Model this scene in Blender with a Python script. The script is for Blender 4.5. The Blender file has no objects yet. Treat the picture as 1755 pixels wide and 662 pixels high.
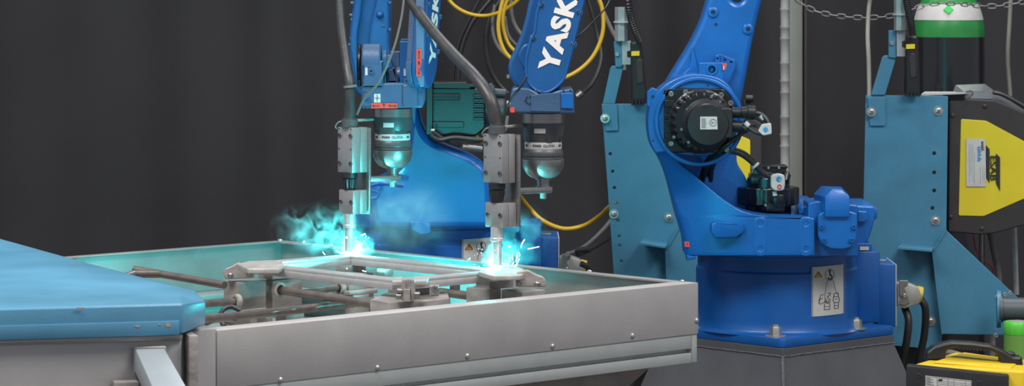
import bpy, bmesh, math, random
from mathutils import Vector, Matrix
random.seed(7)
PI = math.pi
S = bpy.context.scene
COL = S.collection
# ------------------------------------------------------------------ camera
F = 5171.0; CX = 877.5; HY = -38.0; HC = 1.5
cam_d = bpy.data.cameras.new('camera'); cam = bpy.data.objects.new('camera', cam_d); COL.objects.link(cam)
cam.location = (0, 0, HC); cam.rotation_euler = (PI / 2, 0, 0)
cam_d.sensor_width = 36.0; cam_d.lens = F / 1755 * 36.0
cam_d.shift_y = -(331 - HY) / 1755.0
cam_d.clip_start = 0.1; cam_d.clip_end = 100
cam_d.dof.use_dof = True; cam_d.dof.focus_distance = 6.2; cam_d.dof.aperture_fstop = 18.0
S.camera = cam
# ------------------------------------------------------------------ world and lights
S.view_settings.view_transform = 'Standard'; S.view_settings.look = 'None'
S.view_settings.gamma = 1.0; S.view_settings.use_curve_mapping = False
S.view_settings.exposure = 0.0
w = bpy.data.worlds.new('world'); S.world = w; w.use_nodes = True
w.node_tree.nodes['Background'].inputs[0].default_value = (0.80, 0.86, 1.0, 1)
w.node_tree.nodes['Background'].inputs[1].default_value = 0.42

def area(name, loc, target, sx, sy, power, color=(1, 1, 1)):
    l = bpy.data.lights.new(name, 'AREA'); l.shape = 'RECTANGLE'; l.size = sx; l.size_y = sy
    l.energy = power; l.color = color
    o = bpy.data.objects.new(name, l); COL.objects.link(o); o.location = loc
    o.rotation_euler = (Vector(target) - Vector(loc)).to_track_quat('-Z', 'Y').to_euler()
    return o
area('ceiling_light_bank', (-1.7, 4.0, 4.6), (0.5, 6.2, 0.8), 2.6, 1.2, 225, (1.0, 0.97, 0.93))
area('ceiling_light_bank', (2.4, 3.6, 4.6), (0.8, 6.8, 0.8), 2.4, 1.2, 160, (1.0, 0.98, 0.96))
area('ceiling_light_bank', (1.0, 8.2, 4.8), (0.8, 7.2, 0.8), 2.6, 1.0, 95, (0.95, 0.98, 1.0))
ARC_POWER = 15.0
ARC_COLOR = (0.04, 0.72, 0.76)

# ------------------------------------------------------------------ helpers
def P(px, py, D):
    return Vector(((px - CX) * D / F, D, HC - (py - HY) * D / F))
def XZ(px, py, D):
    p = P(px, py, D); return (p.x, p.z)
def pp(pts, D): return [XZ(x, y, D) for x, y in pts]
WL = {}
def thing(name, label, cat, loc, group=None):
    o = bpy.data.objects.new(name, None); COL.objects.link(o)
    o.location = loc; o.empty_display_size = 0.05
    o['label'] = label; o['category'] = cat
    if group: o['group'] = group
    WL[o.name] = Vector(loc)
    return o
def tag(o, label, cat, group=None, kind=None):
    o['label'] = label; o['category'] = cat
    if group: o['group'] = group
    if kind: o['kind'] = kind
    return o
def obj(name, bm, m, parent=None, smooth=35, label=None):
    me = bm if isinstance(bm, bpy.types.Mesh) else bpy.data.meshes.new(name)
    if not isinstance(bm, bpy.types.Mesh):
        bmesh.ops.recalc_face_normals(bm, faces=bm.faces[:])
        bm.to_mesh(me); bm.free()
    if m: me.materials.clear(); me.materials.append(m)
    xs = [v.co for v in me.vertices]
    c = Vector([(min(v[i] for v in xs) + max(v[i] for v in xs)) / 2 for i in range(3)])
    me.transform(Matrix.Translation(-c))
    if smooth:
        me.polygons.foreach_set('use_smooth', [True] * len(me.polygons))
        me.set_sharp_from_angle(angle=math.radians(smooth))
    o = bpy.data.objects.new(name, me); COL.objects.link(o)
    base = Vector((0, 0, 0))
    if parent:
        o.parent = parent; base = WL[parent.name]
    o.location = c - base; WL[o.name] = c
    if label: o['label'] = label
    return o
def splitobj(name, bm, m, parent=None, smooth=35):
    """every loose piece of bm becomes a part of its own"""
    seen = set(); bm.verts.index_update(); groups = []
    bm.verts.ensure_lookup_table()
    for v in bm.verts:
        if v.index in seen: continue
        st = [v]; g = []; seen.add(v.index)
        while st:
            a = st.pop(); g.append(a.index)
            for e in a.link_edges:
                b = e.other_vert(a)
                if b.index not in seen: seen.add(b.index); st.append(b)
        groups.append(g)
    out = []
    for g in groups:
        gs = set(g); nb = bmesh.new(); mp = {}
        for i in g: mp[i] = nb.verts.new(bm.verts[i].co)
        done = set()
        for i in g:
            for f in bm.verts[i].link_faces:
                if f in done: continue
                done.add(f); nb.faces.new([mp[v.index] for v in f.verts])
        out.append(obj(name, nb, m, parent, smooth))
    bm.free(); return out
def dup(src, delta, parent=None, name=None):
    """copy an object and its children, moved by a world vector"""
    c = src.copy(); COL.objects.link(c)
    nw = WL[src.name] + Vector(delta)
    WL[c.name] = nw
    if parent is None:
        c.parent = src.parent
        c.location = src.location + Vector(delta)
    else:
        c.parent = parent; c.location = nw - WL[parent.name]
    for k in [x for x in COL.objects if x.parent == src]:
        dup_child(k, c)
    return c
def dup_child(k, par):
    d = k.copy(); COL.objects.link(d); d.parent = par; d.location = k.location
    WL[d.name] = WL[par.name] + Vector(k.location)
    for g in [x for x in COL.objects if x.parent == k]: dup_child(g, d)
def BM(): return bmesh.new()
def frame(o, x, y):
    x = Vector(x).normalized(); y = Vector(y).normalized(); z = x.cross(y).normalized(); y = z.cross(x)
    return Matrix(((x.x, y.x, z.x, o[0]), (x.y, y.y, z.y, o[1]), (x.z, y.z, z.z, o[2]), (0, 0, 0, 1)))
def front(D): return frame((0, D, 0), (1, 0, 0), (0, 0, 1))
def rnd(pts, r, n=4):
    out = []; N = len(pts)
    for i in range(N):
        a = Vector(pts[i - 1]); b = Vector(pts[i]); c = Vector(pts[(i + 1) % N])
        u = (a - b); v = (c - b); lu = u.length; lv = v.length
        if lu < 1e-9 or lv < 1e-9: continue
        rr = min(r, lu * .45, lv * .45)
        p = b + u / lu * rr; q = b + v / lv * rr
        for k in range(n + 1):
            t = k / n; out.append(tuple((1 - t) ** 2 * p + 2 * t * (1 - t) * b + t * t * q))
    return out
def circ(cx, cy, r, n=16, a0=0):
    return [(cx + r * math.cos(a0 + 2 * PI * k / n), cy + r * math.sin(a0 + 2 * PI * k / n)) for k in range(n)]
def prism(bm, pts, th, M, holes=(), bev=0.0015):
    cu = bpy.data.curves.new('t', 'CURVE'); cu.dimensions = '2D'; cu.fill_mode = 'BOTH'
    bev = min(bev, th * .45)
    cu.extrude = max(th / 2 - bev, 0.00005); cu.bevel_depth = bev; cu.bevel_resolution = 2; cu.offset = -bev
    for lp in [pts] + list(holes):
        sp = cu.splines.new('POLY'); sp.points.add(len(lp) - 1)
        for i, p in enumerate(lp): sp.points[i].co = (p[0], p[1], 0, 1)
        sp.use_cyclic_u = True
    o = bpy.data.objects.new('t', cu); me = bpy.data.meshes.new_from_object(o)
    me.transform(M @ Matrix.Translation((0, 0, -th / 2)))
    bm.from_mesh(me); bpy.data.meshes.remove(me); bpy.data.objects.remove(o); bpy.data.curves.remove(cu)
    return bm
def plate(bm, pxs, D, th, r=0, holes=(), bev=0.0015):
    """camera-ward facing plate: outline given where its front face stands"""
    pts = pp(pxs, D)
    if r: pts = rnd(pts, r)
    hs = []
    for (x, y, hr) in holes:
        c = XZ(x, y, D); hs.append(circ(c[0], c[1], hr, 12))
    return prism(bm, pts, th, front(D), hs, bev)
def box(bm, c, size, rot=None, bev=0.0015, seg=2):
    M = Matrix.Translation(c)
    if rot is not None: M = M @ (rot if isinstance(rot, Matrix) else Matrix.Rotation(rot, 4, 'Z'))
    r = bmesh.ops.create_cube(bm, size=1.0, matrix=M @ Matrix.Diagonal((size[0], size[1], size[2], 1)))
    if bev:
        es = {e for v in r['verts'] for e in v.link_edges}
        bmesh.ops.bevel(bm, geom=list(es), offset=min(bev, min(size) * .3), segments=seg, profile=.5, affect='EDGES')
    return bm
def axis_mat(a, d):
    d = Vector(d).normalized(); up = Vector((0, 0, 1)) if abs(d.z) < .95 else Vector((0, 1, 0))
    x = up.cross(d).normalized(); y = d.cross(x)
    return Matrix(((x.x, y.x, d.x, a[0]), (x.y, y.y, d.y, a[1]), (x.z, y.z, d.z, a[2]), (0, 0, 0, 1)))
def lathe(bm, a, d, prof, n=32, tooth=None):
    """prof: list of (t along axis, radius); tooth: (i0,i1,amp,count)"""
    M = axis_mat(a, d); rings = []
    for i, (t, r) in enumerate(prof):
        rg = []
        for k in range(n):
            rr = r
            if tooth and tooth[0] <= i <= tooth[1] and (k // 2) % 2: rr = r - tooth[2]
            an = 2 * PI * k / n
            rg.append(bm.verts.new(M @ Vector((rr * math.cos(an), rr * math.sin(an), t))))
        rings.append(rg)
    for i in range(len(rings) - 1):
        for k in range(n):
            bm.faces.new((rings[i][k], rings[i][(k + 1) % n], rings[i + 1][(k + 1) % n], rings[i + 1][k]))
    bm.faces.new(rings[0][::-1]); bm.faces.new(rings[-1])
    return bm
def cyl(bm, a, b, r, n=24, bev=0.0):
    a = Vector(a); b = Vector(b); L = (b - a).length
    if bev: pr = [(0, r - bev), (bev, r), (L - bev, r), (L, r - bev)]
    else: pr = [(0, r), (L, r)]
    return lathe(bm, a, b - a, pr, n)
def catmull(pts, n=8):
    pts = [Vector(p) for p in pts]; out = []
    q = [2 * pts[0] - pts[1]] + pts + [2 * pts[-1] - pts[-2]]
    for i in range(1, len(q) - 2):
        p0, p1, p2, p3 = q[i - 1:i + 3]
        for k in range(n):
            t = k / n
            out.append(.5 * ((2 * p1) + (-p0 + p2) * t + (2 * p0 - 5 * p1 + 4 * p2 - p3) * t * t + (-p0 + 3 * p1 - 3 * p2 + p3) * t ** 3))
    out.append(pts[-1]); return out
def smooth2(pts, n=4):
    """closed smooth outline"""
    N = len(pts); out = []
    V = [Vector(p) for p in pts]
    for i in range(N):
        p0, p1, p2, p3 = V[i - 1], V[i], V[(i + 1) % N], V[(i + 2) % N]
        for k in range(n):
            t = k / n
            out.append(tuple(.5 * ((2 * p1) + (-p0 + p2) * t + (2 * p0 - 5 * p1 + 4 * p2 - p3) * t * t + (-p0 + 3 * p1 - 3 * p2 + p3) * t ** 3)))
    return out
def open2(pts, n=4): return [tuple(v[:2]) for v in catmull([Vector((p[0], p[1], 0)) for p in pts], n)]
def tube(bm, pts, r, n=10, sm=8, cyclic=False, ripple=0):
    path = catmull(pts, sm) if sm else [Vector(p) for p in pts]
    if not isinstance(r, (list, tuple)): rs = [r] * len(path)
    else:
        rs = [r[min(len(r) - 1, int(i / max(1, len(path) - 1) * (len(r) - 1)))] * (1) for i in range(len(path))]
        rs = []
        for i in range(len(path)):
            f = i / (len(path) - 1) * (len(r) - 1); k = min(int(f), len(r) - 2); rs.append(r[k] + (r[k + 1] - r[k]) * (f - k))
    if ripple: rs = [x + (ripple if i % 2 else 0) for i, x in enumerate(rs)]
    up = None; rings = []
    for i, p in enumerate(path):
        d = (path[min(i + 1, len(path) - 1)] - path[max(i - 1, 0)]).normalized()
        if up is None:
            up = Vector((0, 0, 1)) if abs(d.z) < .9 else Vector((1, 0, 0))
        x = up.cross(d).normalized(); up = d.cross(x).normalized()
        rings.append([bm.verts.new(p + (x * math.cos(2 * PI * k / n) + up * math.sin(2 * PI * k / n)) * rs[i]) for k in range(n)])
    for i in range(len(rings) - 1):
        for k in range(n):
            bm.faces.new((rings[i][k], rings[i][(k + 1) % n], rings[i + 1][(k + 1) % n], rings[i + 1][k]))
    bm.faces.new(rings[0][::-1]); bm.faces.new(rings[-1])
    return bm
def ptube(bm, pxs, r, **k):
    """pxs: list of (px,py,D)"""
    pxs = list(pxs)
    def run_on(a, b):      # runs on up out of the picture in even steps
        sl = max(-.8, min(.8, (a[0] - b[0]) / max(4, b[1] - a[1]))); out = []; x, y = a[0], a[1]; st = max(25, b[1] - a[1])
        while y > -330: y -= st; x += sl * st; sl *= .6; st *= 1.25; out.append((x, y, a[2]))
        return out
    if -30 < pxs[0][1] < -9: pxs = run_on(pxs[0], pxs[1])[::-1] + pxs
    if -30 < pxs[-1][1] < -9: pxs = pxs + run_on(pxs[-1], pxs[-2])
    return tube(bm, [P(*p) for p in pxs], r, **k)
def poly3(bm, pts):
    return bm.faces.new([bm.verts.new(p) for p in pts])
def hull_solid(bm, top, bottom):
    """closed solid between two matching rings of 3D points"""
    a = [bm.verts.new(p) for p in top]; b = [bm.verts.new(p) for p in bottom]; n = len(a)
    bm.faces.new(a); bm.faces.new(b[::-1])
    for i in range(n): bm.faces.new((a[i], b[i], b[(i + 1) % n], a[(i + 1) % n]))
    return bm
def bevel_all(bm, w, seg=2, ang=20):
    bmesh.ops.recalc_face_normals(bm, faces=bm.faces[:])
    es = [e for e in bm.edges if len(e.link_faces) == 2 and e.calc_face_angle(0) > math.radians(ang)]
    bmesh.ops.bevel(bm, geom=es, offset=w, segments=seg, profile=.5, affect='EDGES'); return bm
def bolt_bm(bm, p, d, r, h=None, socket=True):
    """round-headed socket screw standing on p, pointing along d"""
    h = h or r * .8
    if socket:
        lathe(bm, p, d, [(-h * .3, r), (h * .7, r), (h, r * .82), (h, r * .48), (h * .35, r * .45)], 12)
    else:
        lathe(bm, p, d, [(-h * .2, r), (h * .45, r * .92), (h * .85, r * .6), (h, r * .2)], 12)
    return bm
def hexnut(bm, p, r, h):
    lathe(bm, p, (0, 0, 1), [(0, r * 1.75), (h * .12, r * 1.75)], 24)
    lathe(bm, Vector(p) + Vector((0, 0, h * .12)), (0, 0, 1), [(0, r), (h * .8, r), (h, r * .88)], 6)
    lathe(bm, Vector(p) + Vector((0, 0, h)), (0, 0, 1), [(0, r * .55), (h * .35, r * .5)], 14)
    return bm
def text_bm(bm, s, size, M, ext=0.0004, bold=0.0, shear=0, align='CENTER', space=1.0, xs=1.0):
    cu = bpy.data.curves.new('t', 'FONT'); cu.body = s; cu.size = size; cu.extrude = ext; cu.offset = bold
    cu.align_x = align; cu.align_y = 'CENTER'; cu.shear = shear; cu.space_character = space; cu.resolution_u = 3
    o = bpy.data.objects.new('t', cu); COL.objects.link(o)
    bpy.context.view_layer.update()
    dg = bpy.context.evaluated_depsgraph_get()
    me = bpy.data.meshes.new_from_object(o.evaluated_get(dg))
    me.transform(M @ Matrix.Diagonal((xs, 1, 1, 1))); bm.from_mesh(me)
    bpy.data.meshes.remove(me); bpy.data.objects.remove(o); bpy.data.curves.remove(cu)
    return bm
# ------------------------------------------------------------------ materials
def mat(name, col, rough=.5, metal=0.0, noise=0.0, nscale=30, bump=0.0, bscale=200, emis=None, es=0, coat=0, stretch=None, spec=.5, dirt=None):
    m = bpy.data.materials.new(name); m.use_nodes = True; nt = m.node_tree; b = nt.nodes['Principled BSDF']
    b.inputs['Base Color'].default_value = (*col, 1); b.inputs['Roughness'].default_value = rough
    b.inputs['Metallic'].default_value = metal; b.inputs['Coat Weight'].default_value = coat
    b.inputs['Specular IOR Level'].default_value = spec
    tc = nt.nodes.new('ShaderNodeTexCoord'); src = tc.outputs['Object']
    if stretch:
        mp = nt.nodes.new('ShaderNodeMapping'); mp.inputs['Scale'].default_value = stretch
        nt.links.new(src, mp.inputs[0]); src = mp.outputs[0]
    if noise or dirt:
        n = nt.nodes.new('ShaderNodeTexNoise'); n.inputs['Scale'].default_value = nscale; n.inputs['Detail'].default_value = 5
        nt.links.new(src, n.inputs['Vector'])
        r = nt.nodes.new('ShaderNodeValToRGB')
        k0 = 1 - noise; k1 = 1 + noise
        r.color_ramp.elements[0].position = .3; r.color_ramp.elements[1].position = .7
        d = dirt or tuple(min(1, c * k0) for c in col)
        r.color_ramp.elements[0].color = (*d, 1)
        r.color_ramp.elements[1].color = (*[min(1, c * k1) for c in col], 1)
        if dirt:
            r.color_ramp.elements[0].position = .36; r.color_ramp.elements[1].position = .5
        nt.links.new(n.outputs[0], r.inputs[0]); nt.links.new(r.outputs[0], b.inputs['Base Color'])
        mr = nt.nodes.new('ShaderNodeMapRange'); mr.inputs[3].default_value = rough * .85; mr.inputs[4].default_value = min(1, rough * 1.2)
        nt.links.new(n.outputs[0], mr.inputs[0]); nt.links.new(mr.outputs[0], b.inputs['Roughness'])
    if bump:
        n2 = nt.nodes.new('ShaderNodeTexNoise'); n2.inputs['Scale'].default_value = bscale; n2.inputs['Detail'].default_value = 2
        nt.links.new(tc.outputs['Object'], n2.inputs['Vector'])
        bp = nt.nodes.new('ShaderNodeBump'); bp.inputs['Strength'].default_value = bump; bp.inputs['Distance'].default_value = .002
        nt.links.new(n2.outputs[0], bp.inputs['Height']); nt.links.new(bp.outputs[0], b.inputs['Normal'])
    if emis:
        b.inputs['Emission Color'].default_value = (*emis, 1); b.inputs['Emission Strength'].default_value = es
    return m
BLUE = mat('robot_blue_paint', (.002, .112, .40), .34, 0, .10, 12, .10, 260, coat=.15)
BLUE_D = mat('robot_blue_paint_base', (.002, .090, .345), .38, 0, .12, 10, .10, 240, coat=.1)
STEELB = mat('stand_blue_paint', (.055, .21, .325), .42, 0, .07, 14, .2, 300)
HOODB = mat('cover_blue_paint', (.085, .255, .385), .30, 0, .16, 5, .1, 200)
STEEL = mat('brushed_steel', (.33, .32, .31), .33, .85, .08, 40, .03, 400, stretch=(1, 1, 8))
PLATE = mat('dull_steel_sheet', (.41, .39, .375), .5, .25, .06, 12, .12, 500)
PROFILE = mat('aluminium_profile', (.40, .42, .40), .45, .25, .04, 20)
RAIL = mat('grey_steel_rail', (.29, .28, .27), .42, .35, .12, 10, .15, 300)
ALU = mat('machined_aluminium', (.40, .385, .37), .34, .65, .06, 60, .1, 500, stretch=(1, 1, 10))
ALUW = mat('workpiece_aluminium', (.62, .61, .60), .33, .55, .06, 40)
BLOCKM = mat('worn_steel_block', (.33, .30, .28), .5, .3, .22, 22, .3, 150, stretch=(1, 1, 3))
FOREB = mat('forearm_blue_paint', (.006, .085, .265), .40, 0, .12, 12, .1, 260, coat=.1)
PADM = mat('worn_clamp_pad', (.43, .41, .385), .5, .3, .2, 40, .2, 200)
CHAINM = mat('dull_chain', (.22, .21, .20), .45, .5)
WRISTB = mat('dusty_blue_wrist_paint', (.038, .090, .18), .42, 0, .14, 14, .2, 260, coat=.15)
ROD = mat('oily_steel_rod', (.20, .17, .15), .3, .6, .25, 30)
BLACK = mat('black_plastic', (.014, .014, .015), .38, 0, .15, 30, .1, 200)
BLACKM = mat('black_motor_casting', (.006, .0065, .007), .30, 0.1, .2, 30, .05, 350, coat=.2)
RUBBER = mat('grey_black_rubber', (.035, .035, .036), .42, 0, .25, 40, .15, 150)
DGREY = mat('dark_grey_body', (.075, .08, .085), .4, .2, .15, 40)
PEDG = mat('dark_grey_pedestal_paint', (.085, .087, .095), .5, 0, .10, 8, .2, 300)
WHITE = mat('white_label', (.52, .51, .49), .5, 0, .05, 40)
LETTER = mat('off_white_lettering', (.78, .75, .70), .5)
INK = mat('black_ink', (.02, .02, .02), .5)
CREAM = mat('cream_tag', (.55, .48, .36), .5)
RED = mat('red_label', (.72, .07, .05), .5)
ORANGE = mat('orange_warning', (.85, .33, .01), .5)
YELLOW = mat('feeder_yellow_paint', (.66, .53, .02), .42, 0, .06, 8)
YELLOWW = mat('welder_yellow_plastic', (.72, .50, .015), .42, 0, .06, 8)
YCABLE = mat('yellow_cable', (.62, .40, .02), .45)
GCABLE = mat('grey_cable', (.16, .15, .145), .5)
DCABLE = mat('black_cable', (.022, .022, .023), .4)
HOSEB = mat('beige_grey_hose', (.20, .20, .165), .5, 0, .1, 8)
CHARC = mat('charcoal_panel', (.030, .026, .026), .5, 0, .1, 20)
GALV = mat('galvanised_steel', (.42, .44, .43), .4, .5, .15, 40)
CHROME = mat('zinc_bolt', (.55, .54, .50), .28, .8)
ZTIE = mat('natural_zip_tie', (.5, .5, .46), .5)
GREEN = mat('bottle_green_paint', (.018, .23, .045), .3, 0, .08, 8, coat=.4)
BOTBLK = mat('bottle_black_paint', (.010, .010, .012), .28, 0, .1, 6, coat=.4)
GREENL = mat('bright_green', (.03, .50, .07), .5)
JARCAP = mat('green_jar_plastic', (.10, .55, .05), .35)
DUCTM = mat('dark_grey_duct', (.07, .085, .095), .45)
CONN = mat('cast_connector_grey', (.36, .36, .31), .42, .3, .12, 40)
LBLUE = mat('light_blue_ink', (.03, .25, .55), .5)
MESHG = mat('silver_ribbed_sheet', (.24, .245, .235), .6, 0, .2, 10)
POSTG = mat('grey_green_post_paint', (.22, .235, .205), .5, 0, .07, 6)
FLOORM = mat('dark_concrete', (.055, .053, .05), .6, 0, .25, 3, .2, 60)
WALLM = mat('dark_wall_paint', (.03, .03, .03), .8)
CURT = mat('dark_curtain_fabric', (.034, .033, .036), .85, 0, .12, 2, .2, 500, spec=.2)
TRANS = mat('green_translucent_plastic', (.30, .62, .14), .3)
TRANS.node_tree.nodes['Principled BSDF'].inputs['Transmission Weight'].default_value = .5
CLEARP = mat('clear_plastic_cover', (.55, .58, .60), .15)
CLEARP.node_tree.nodes['Principled BSDF'].inputs['Transmission Weight'].default_value = .7
HOT = mat('arc_plasma', (1, 1, 1), .5, emis=(.55, 1.0, 1.0), es=60)
SPARK = mat('spark', (1, 1, 1), .5, emis=(.75, .97, 1.0), es=14)
SPARKP = mat('spark_warm', (1, 1, 1), .5, emis=(1.0, .75, .9), es=9)

# ================================================================== SETTING
o = obj('floor', box(BM(), (0, 7, -.05), (16, 18, .1), bev=0), FLOORM, smooth=0); o['kind'] = 'structure'
o = obj('wall_back', box(BM(), (0, 10.6, 2.2), (16, .2, 4.4), bev=0), WALLM, smooth=0); o['kind'] = 'structure'
def curtain():
    bm = BM(); nx = 700; z0, z1 = .02, 3.8
    rows = [z0, 1.0, 1.6, 2.4, z1]; vs = []
    for z in rows:
        line = []
        for i in range(nx + 1):
            x = -5 + 10 * i / nx
            amp = .014 + .052 / (1 + math.exp(-(x + .75) * 5))
            y = 9.9 + amp * (math.sin(x * 9.0 + .7 * math.sin(x * 3.1)) + .5 * math.sin(x * 21 + 1.3 + z * .6) ) + .05 * math.sin(x * 1.7)
            line.append((x, y, z))
        vs.append(line)
    F1 = [[bm.verts.new(p) for p in l] for l in vs]; B1 = [[bm.verts.new((p[0], p[1] + .004, p[2])) for p in l] for l in vs]
    for j in range(len(rows) - 1):
        for i in range(nx):
            bm.faces.new((F1[j][i], F1[j][i + 1], F1[j + 1][i + 1], F1[j + 1][i]))
            bm.faces.new((B1[j][i + 1], B1[j][i], B1[j + 1][i], B1[j + 1][i + 1]))
    for i in range(nx):
        bm.faces.new((F1[-1][i], F1[-1][i + 1], B1[-1][i + 1], B1[-1][i])); bm.faces.new((F1[0][i + 1], F1[0][i], B1[0][i], B1[0][i + 1]))
    return bm
t = obj('welding_curtain', curtain(), CURT, smooth=80)
tag(t, 'dark charcoal curtain hanging in soft vertical folds across the whole background', 'curtain')

# ================================================================== WELDING TABLE FRAME
E1 = Vector((.7325, .6807, 0)); E2 = Vector((.6807, -.7325, 0)); UPV = Vector((0, 0, 1))
TOP = HC - .56
P2 = Vector((.342, 5.54, 0)); LU = 1.106; LV = 1.225
def fx(u, v, z): return P2 - E1 * u - E2 * v + Vector((0, 0, z))
RH = .094; BH = .146
frm = thing('welding_table_frame', 'grey steel rectangular table frame standing under the two torches', 'welding table', tuple(fx(LU / 2, LV / 2, 0)))
ANG = math.atan2(E1.y, E1.x)
def ubox(bm, u0, u1, v0, v1, z0, z1, bev=.001):
    return box(bm, fx((u0 + u1) / 2, (v0 + v1) / 2, (z0 + z1) / 2), (abs(u1 - u0), abs(v1 - v0), abs(z1 - z0)), ANG, bev)
LIP = .042; T = .004
def rail(kind):
    bm = BM()
    if kind == 'front':   # v=0 outward
        ubox(bm, 0, LU, 0, T, TOP - RH, TOP); ubox(bm, .002, LU, T, LIP, TOP - T, TOP); ubox(bm, .04, LU - .05, LIP - T, LIP, TOP - .016, TOP - T)
    if kind == 'back':
        ubox(bm, 0, LU, LV - T, LV, TOP - RH, TOP); ubox(bm, 0, LU, LV - .016, LV - T, TOP - T, TOP)
    if kind == 'right':
        ubox(bm, 0, T, T, LV - T, TOP - RH, TOP); ubox(bm, T, .022, LIP, LV - T, TOP - T, TOP)
    if kind == 'left':
        ubox(bm, LU - T, LU, T, LV - T, TOP - RH, TOP); ubox(bm, LU - .03, LU - T, LIP, LV - T, TOP - T, TOP)
    return bm
obj('rail', rail('front'), PLATE, frm, label='long front rail nearest the camera')
for k in ('back', 'right', 'left'): obj('rail', rail(k), RAIL, frm)
def lower(kind):
    bm = BM(); z0 = TOP - BH; w0 = .04
    a, b, c, d = z0, z0 + .018, z0 + .026, TOP - RH
    def seg(za, zb, dep):
        if kind == 'front': ubox(bm, .016, LU, dep, w0, za, zb, .0006)
        if kind == 'back': ubox(bm, .016, LU, LV - w0, LV - dep, za, zb, .0006)
        if kind == 'right': ubox(bm, dep, w0, .042, LV - .04, za, zb, .0006)
        if kind == 'left': ubox(bm, LU - w0, LU - dep, .042, LV - .04, za, zb, .0006)
    seg(a, b, .002); seg(b, c, .012); seg(c, d - .0005, .002)
    return bm
for k in ('front', 'right', 'back', 'left'): obj('profile_rail', lower(k), PROFILE, frm, label='slotted profile under the front rail' if k == 'front' else None)
bm = BM(); ubox(bm, .001, .015, .002, .04, TOP - BH, TOP - RH - .0003)
obj('corner_post', bm, PROFILE, frm)
bm = BM(); ubox(bm, LU + .001, LU + .053, .001, .05, TOP - .20, TOP + .003)
obj('corner_post', bm, PLATE, frm, label='wide flat post at the left end of the front rail')
# inner shelf / floor pan of the table
bm = BM()
ubox(bm, .05, LU - .05, .05, LV - .05, TOP - .150, TOP - .146)
for v in (.25, .55, .85, 1.1): ubox(bm, .05, LU - .05, v, v + .035, TOP - .146, TOP - .128)
obj('floor_pan', bm, RAIL, frm)
bm = BM(); ubox(bm, .05, LU - .05, LV - .1, LV - .045, TOP - .1, TOP - .09); splitobj('inner_ledge', bm, RAIL, frm)
bm = BM(); ubox(bm, .05, .1, .05, LV - .1, TOP - .1, TOP - .09); splitobj('inner_ledge', bm, RAIL, frm)
# screws on front plate
sc = None
for (x, y) in ((481, 652), (647, 631), (801, 611), (947, 594), (1084, 576), (1194, 550)):
    # intersect pixel ray with plane v=0
    ray = Vector(((x - CX) / F, 1, -(y - HY) / F)); nrm = -E2
    tt = (P2 - Vector((0, 0, 0))).dot(nrm) / ray.dot(nrm) if False else ((P2.dot(E2)) / ray.dot(E2))
    p = ray * tt + Vector((0, 0, HC))
    if sc is None:
        sc = obj('screw', bolt_bm(BM(), p, E2, .0052, .0035, False), CHROME, frm); p0 = p
    else: dup(sc, p - p0)
sc = None
for (u, v) in ((.012, .03), (.006, .28), (.008, .93), (.008, 1.05), (.012, 1.215), (.006, .62)):
    p = fx(u, v, TOP)
    if sc is None:
        sc = obj('rim_screw', bolt_bm(BM(), p, UPV, .006, .004, False), CHROME, frm); p0 = p
    else: dup(sc, p - p0)
# central pedestal below the table, seen through the gap under its right end
ped = BM()
a = [fx(.06, .05, TOP - BH), fx(.75, .05, TOP - BH), fx(.75, .75, TOP - BH), fx(.06, .75, TOP - BH)]
b = [fx(.16, .10, TOP - .235), fx(.62, .10, TOP - .235), fx(.62, .65, TOP - .235), fx(.16, .65, TOP - .235)]
hull_solid(ped, a, b); hull_solid(ped, b, [Vector((p.x, p.y, 0)) for p in b])
obj('tapered_support', ped, BLOCKM, frm, smooth=0)
bm = BM()
for v in (.1, 1.0): ubox(bm, LU - .2, LU - .12, v, v + .08, 0, TOP - .15)
splitobj('support_leg', bm, RAIL, frm)
# hoses below the table
c = thing('hose_bundle', 'dark hoses and fittings hanging just below the front edge of the table', 'hose', tuple(P(1010, 680, 5.75)))
ptube(b1 := BM(), [(900, 668, 5.62), (960, 655, 5.62), (1040, 652, 5.64), (1070, 668, 5.66), (1075, 700, 5.66)], .006); obj('hose', b1, DCABLE, c)
b1 = BM()
for i in range(7): cyl(b1, P(965 + i * 13, 650, 5.7), P(965 + i * 13, 700, 5.7), .006, 10)
splitobj('fitting', b1, DGREY, c)

# ================================================================== JIG ON THE TABLE
ZW = HC - .54            # top of the workpiece
B0 = P(603, 437, 5.879); B0.z = ZW
def wp(a, b, z): return Vector((B0.x, B0.y, 0)) + E2 * a - E1 * b + Vector((0, 0, z))   # a to the right corner, b to the left corner
LA = .425; LB = .245
def wbox(bm, a0, a1, b0, b1, z0, z1, bev=.0015):
    return box(bm, wp((a0 + a1) / 2, (b0 + b1) / 2, (z0 + z1) / 2), (abs(b1 - b0), abs(a1 - a0), abs(z1 - z0)), ANG, bev)
def onz0(px, py, z):
    D = (HC - z) * F / (py - HY); return P(px, py, D)
jig = thing('welding_jig', 'worn steel clamping jig of blocks and rods inside the grey table frame', 'jig', tuple(wp(LA / 2, LB / 2, TOP - .146)))
ZB = ZW - .020           # block tops
ZF = TOP - .145
def jblock(a0, a1, b0, b1, z1, z0=None, name='jig_block', m=None):
    return obj(name, wbox(BM(), a0, a1, b0, b1, ZF if z0 is None else z0, z1, .002), m or BLOCKM, jig)
def jb(xl, xc, xr, yt, yb, H=.575, name='jig_block', m=None, depth=None):
    D = H * F / (yt - HY); c = P(xc, yt, D); zb_ = P(xc, yb, D).z
    wl = (xc - xl) * D / F / abs(E2.x); wr = (xr - xc) * D / F / abs(E1.x)
    cc_ = Vector((c.x, c.y, (c.z + zb_) / 2)) - E2 * wl / 2 + E1 * wr / 2
    return obj(name, box(BM(), cc_, (wr, wl, c.z - zb_), ANG, .0018), m or BLOCKM, jig)
jb(380, 409, 453, 484, 532); jb(452, 467, 515, 481, 530, .577); jb(440, 467, 502, 467, 480, .560); jb(375, 386, 450, 546, 590, .655)
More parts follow.
